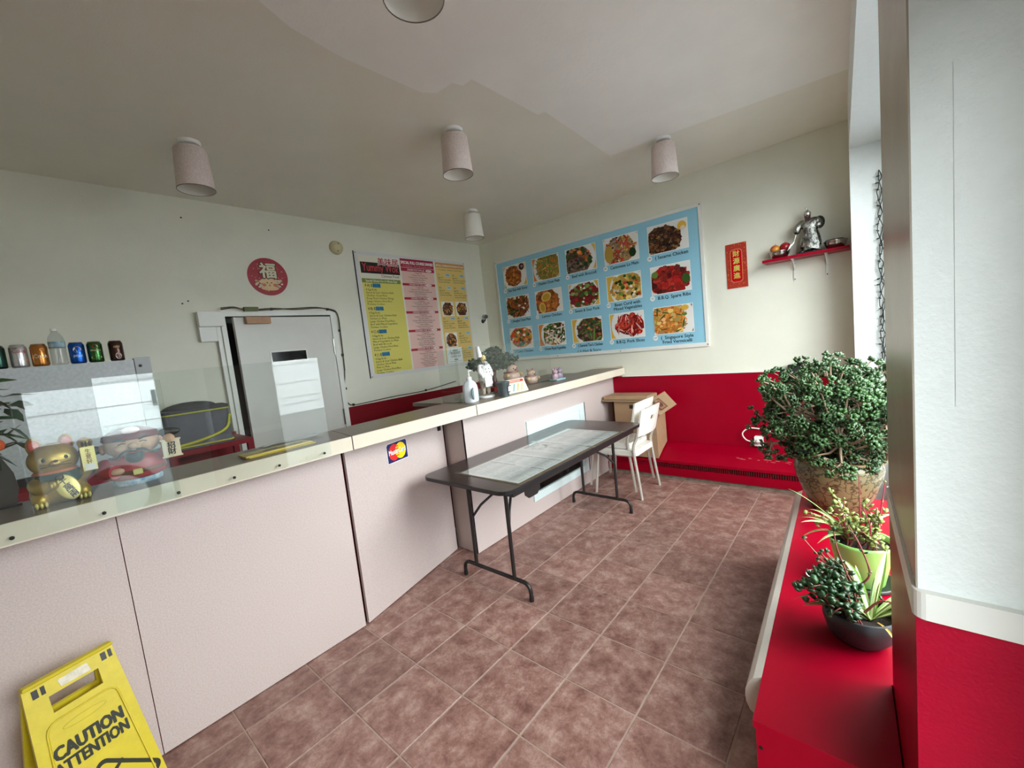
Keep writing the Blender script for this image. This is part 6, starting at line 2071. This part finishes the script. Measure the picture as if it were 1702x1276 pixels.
def stem_with_leaves(parent, pts, r, m, shared, lm_, rnd, sc, step=3, start=0.35, nm='stem'):
    P = smooth_path(pts, 5)
    n = len(P)
    MB().tube(P, [r * (1 - 0.55 * k / (n - 1)) for k in range(n)], 6).build(nm, m, parent)
    for k in range(int(n * start), n, step):
        d = (P[min(k + 1, n - 1)] - P[k - 1]).normalized()
        for s in (0, PI):
            a = k * 1.1 + s + rnd.uniform(-0.4, 0.4)
            small_leaf(parent, shared, lm_, P[k], (rnd.uniform(-0.3, 0.3), rnd.uniform(-0.9, -0.1), a), sc * rnd.uniform(0.7, 1.2))
    small_leaf(parent, shared, lm_, P[-1], (0, -1.2, rnd.uniform(0, 6)), sc)


# black pot
bp = thing('black_pot_plant', 'spider plant and succulents in a round matt black pot on the bench', 'potted plant', (-0.035, 1.625, BZ))
MB().lathe([(0.05, 0), (0.064, 0.004), (0.085, 0.03), (0.096, 0.072), (0.094, 0.104), (0.09, 0.107), (0.087, 0.102), (0.084, 0.075)], 36, cap1=False).build('pot', mat('matt_black_ceramic', s8(40, 40, 44), 0.5), bp)
MB().lathe([(0.0, 0.079), (0.086, 0.079)], 26, cap0=False, cap1=False).build('soil', M['soil'], bp)
rnd = random.Random(31)
spider(bp, (0.03, -0.01, 0.08), rnd, 14, 0.22, 0.0125, a0=-0.35, a1=3.7)
sh1 = [None]
for k in range(34):
    a = rnd.uniform(2.0, 4.9)
    l = rnd.uniform(0.05, 0.15)
    z1 = rnd.uniform(0.02, 0.14)
    p0 = (-0.03 + rnd.uniform(-0.03, 0.04), rnd.uniform(-0.05, 0.05), 0.078)
    p1 = (p0[0] + 0.5 * l * math.cos(a), p0[1] + 0.5 * l * math.sin(a), 0.12 + z1 * 0.5)
    p2 = (p0[0] + l * math.cos(a), p0[1] + l * math.sin(a), 0.08 + z1)
    stem_with_leaves(bp, [p0, p1, p2], 0.003, M['stem'], sh1, M['leafdark'], rnd, 1.0, 2, 0.2)
for k in range(6):
    l = rnd.uniform(0.1, 0.16)
    p0 = (-0.03 + 0.01 * k, 0.03, 0.078)
    stem_with_leaves(bp, [p0, (p0[0] - 0.03, 0.05, 0.17), (p0[0] - l * 0.75, 0.05 + rnd.uniform(-0.02, 0.04), 0.22 + rnd.uniform(0, 0.06))], 0.0025, M['bark'], sh1, M['leafdark'], rnd, 0.55, 2, 0.6)
for pts in ([(0.0, 0.01, 0.078), (0.0, 0.02, 0.16), (0.03, 0.02, 0.22), (0.01, 0.03, 0.3), (-0.02, 0.03, 0.37)], [(0.0, 0.02, 0.078), (-0.02, 0.03, 0.17), (-0.05, 0.04, 0.27), (-0.06, 0.05, 0.33)], [(0.01, 0.0, 0.09), (0.06, 0.0, 0.15), (0.13, -0.01, 0.145)]):
    stem_with_leaves(bp, pts, 0.0042, M['stem'], sh1, M['leafpale'], rnd, 0.6, 4, 0.5)
dl = blade_mesh(0.13, 0.005, 1.0, 0.3).build('dry_leaf', mat('dry_yellow_leaf', s8(206, 160, 60), 0.5), bp)
dl.location = (0.045, -0.045, 0.1)
dl.rotation_euler = (0, 0, -0.9)

# green pot on a saucer
gp = thing('green_pot_plant', 'leggy succulents and spider plant in a lime green pot on the bench', 'potted plant', (-0.03, 2.0, BZ))
MB().lathe([(0.09, 0), (0.1, 0.003), (0.104, 0.02), (0.1, 0.02), (0.095, 0.006), (0, 0.006)], 32, cap1=False).build('saucer', mat('dark_saucer', s8(50, 54, 50), 0.4), gp)
MB().lathe([(0.066, 0.007), (0.07, 0.01), (0.1, 0.165), (0.103, 0.178), (0.098, 0.178), (0.094, 0.15)], 36, cap1=False).build('pot', mat('lime_green_plastic', s8(152, 206, 110), 0.35), gp)
MB().lathe([(0.0, 0.155), (0.095, 0.155)], 26, cap0=False, cap1=False).build('soil', M['soil'], gp)
rnd = random.Random(52)
spider(gp, (-0.02, 0.03, 0.155), rnd, 13, 0.23, 0.009, a0=0.9, a1=4.2)
sh2 = [None]
for k in range(24):
    a = rnd.uniform(0, 2 * PI)
    l = rnd.uniform(0.04, 0.14)
    z1 = rnd.uniform(0.03, 0.15)
    p0 = (rnd.uniform(-0.05, 0.05), rnd.uniform(-0.05, 0.05), 0.154)
    p2 = (p0[0] + l * math.cos(a), p0[1] + l * math.sin(a), 0.155 + z1)
    stem_with_leaves(gp, [p0, ((p0[0] + p2[0]) / 2, (p0[1] + p2[1]) / 2, 0.19 + z1 * 0.5), p2], 0.003, M['stem'], sh2, M['leafpale'], rnd, 0.85, 2, 0.25)
for pts in ([(0.0, 0.02, 0.155), (0.0, 0.02, 0.28), (0.0, 0.03, 0.42)], [(0.05, 0.02, 0.155), (0.06, 0.02, 0.28), (0.075, 0.03, 0.40)], [(-0.03, -0.02, 0.155), (-0.05, -0.03, 0.26), (-0.045, -0.04, 0.34)], [(0.02, -0.04, 0.155), (0.03, -0.06, 0.25), (0.01, -0.07, 0.33)]):
    stem_with_leaves(gp, pts, 0.0038, mat('magenta_stem', s8(150, 44, 66), 0.4), sh2, M['leafpale'], rnd, 0.45, 4, 0.3)
MB().tube([(0.045, 0.0, 0.155), (0.05, 0.0, 0.31)], 0.0032, 6).build('support_stick', M['bark'], gp)
cp = thing('white_saucer', 'small white dish lying on the bench behind the green pot', 'dish', (-0.125, 1.99, BZ))
cp.location = (-0.165, 1.945, BZ)
MB().lathe([(0.02, 0), (0.03, 0.004), (0.042, 0.014), (0.04, 0.015), (0.028, 0.006), (0, 0.005)], 26, cap1=False).build('dish', M['white'], cp)
# ------------------------------------------------------------------ outside: parked truck, building, wires
tk = thing('parked_truck', 'silver pickup truck parked on the lot outside the street door', 'truck', (3.6, -1.3, -0.14))
bd = MB()
bd.prism([(-2.6, 0.42), (-2.62, 0.8), (-2.5, 1.02), (-1.25, 1.08), (-0.55, 1.66), (0.85, 1.72), (1.15, 1.12), (2.55, 1.1), (2.62, 0.5), (2.55, 0.4)][::-1], -0.92, 0.92, M=Matrix(((0, 0, 1, 0), (1, 0, 0, 0), (0, 1, 0, 0), (0, 0, 0, 1))))
bd.build('body', M['carpaint'], tk)
for y0, y1, z0, z1 in ((-0.95, 0.02, 1.14, 1.55), (0.1, 0.85, 1.14, 1.58)):
    for s in (-1, 1):
        MB().mesh([(s * 0.925, y0 + (0.25 if y0 < -0.5 else 0), z0), (s * 0.925, y1, z0), (s * 0.925, y1 - 0.02, z1), (s * 0.925, y0 + 0.42 if y0 < -0.5 else y0, z1)], [(0, 1, 2, 3)]).build('side_window', M['darkglass'], tk)
for y in (-1.7, 1.8):
    for s in (-1, 1):
        wq = Matrix.Translation((s * 0.83, y, 0.37)) @ Matrix.Rotation(PI / 2, 4, 'Y')
        wo = MB().lathe([(0.26, -0.1), (0.37, -0.11), (0.37, 0.11), (0.26, 0.1)], 28, M=wq).build('wheel', M['rubber'], tk)
        MB().lathe([(0.25, -0.112), (0.25, 0.112)], 28, M=wq).build('hub_cap', M['alu'], wo)
bl = thing('street_building', 'low white sided building across the lot outside the windows', 'building', (12.5, 2, -0.14))
MB().box(0, 8, -22, 26, 0, 3.4).build('wall', M['facade'], bl)
MB().box(-0.12, 8, -22.2, 26.2, 3.4, 3.65).build('parapet', M['alu'], bl)
for z in (0.35, 0.6, 1.15, 1.85, 2.5):
    MB().box(-0.02, 0.0, -22, 26, z, z + 0.012).build('siding_joint', M['rimgrey'], bl)
for y in (-16, -9, -3.2, 0.3, 6, 13, 20):
    wo = MB().box(-0.06, 0.02, y, y + 0.8, 1.0, 1.5).build('window', M['darkglass'], bl)
    MB().box(-0.08, -0.061, y - 0.06, y + 0.86, 0.95, 1.0).build('sill', M['trimwhite'], wo)
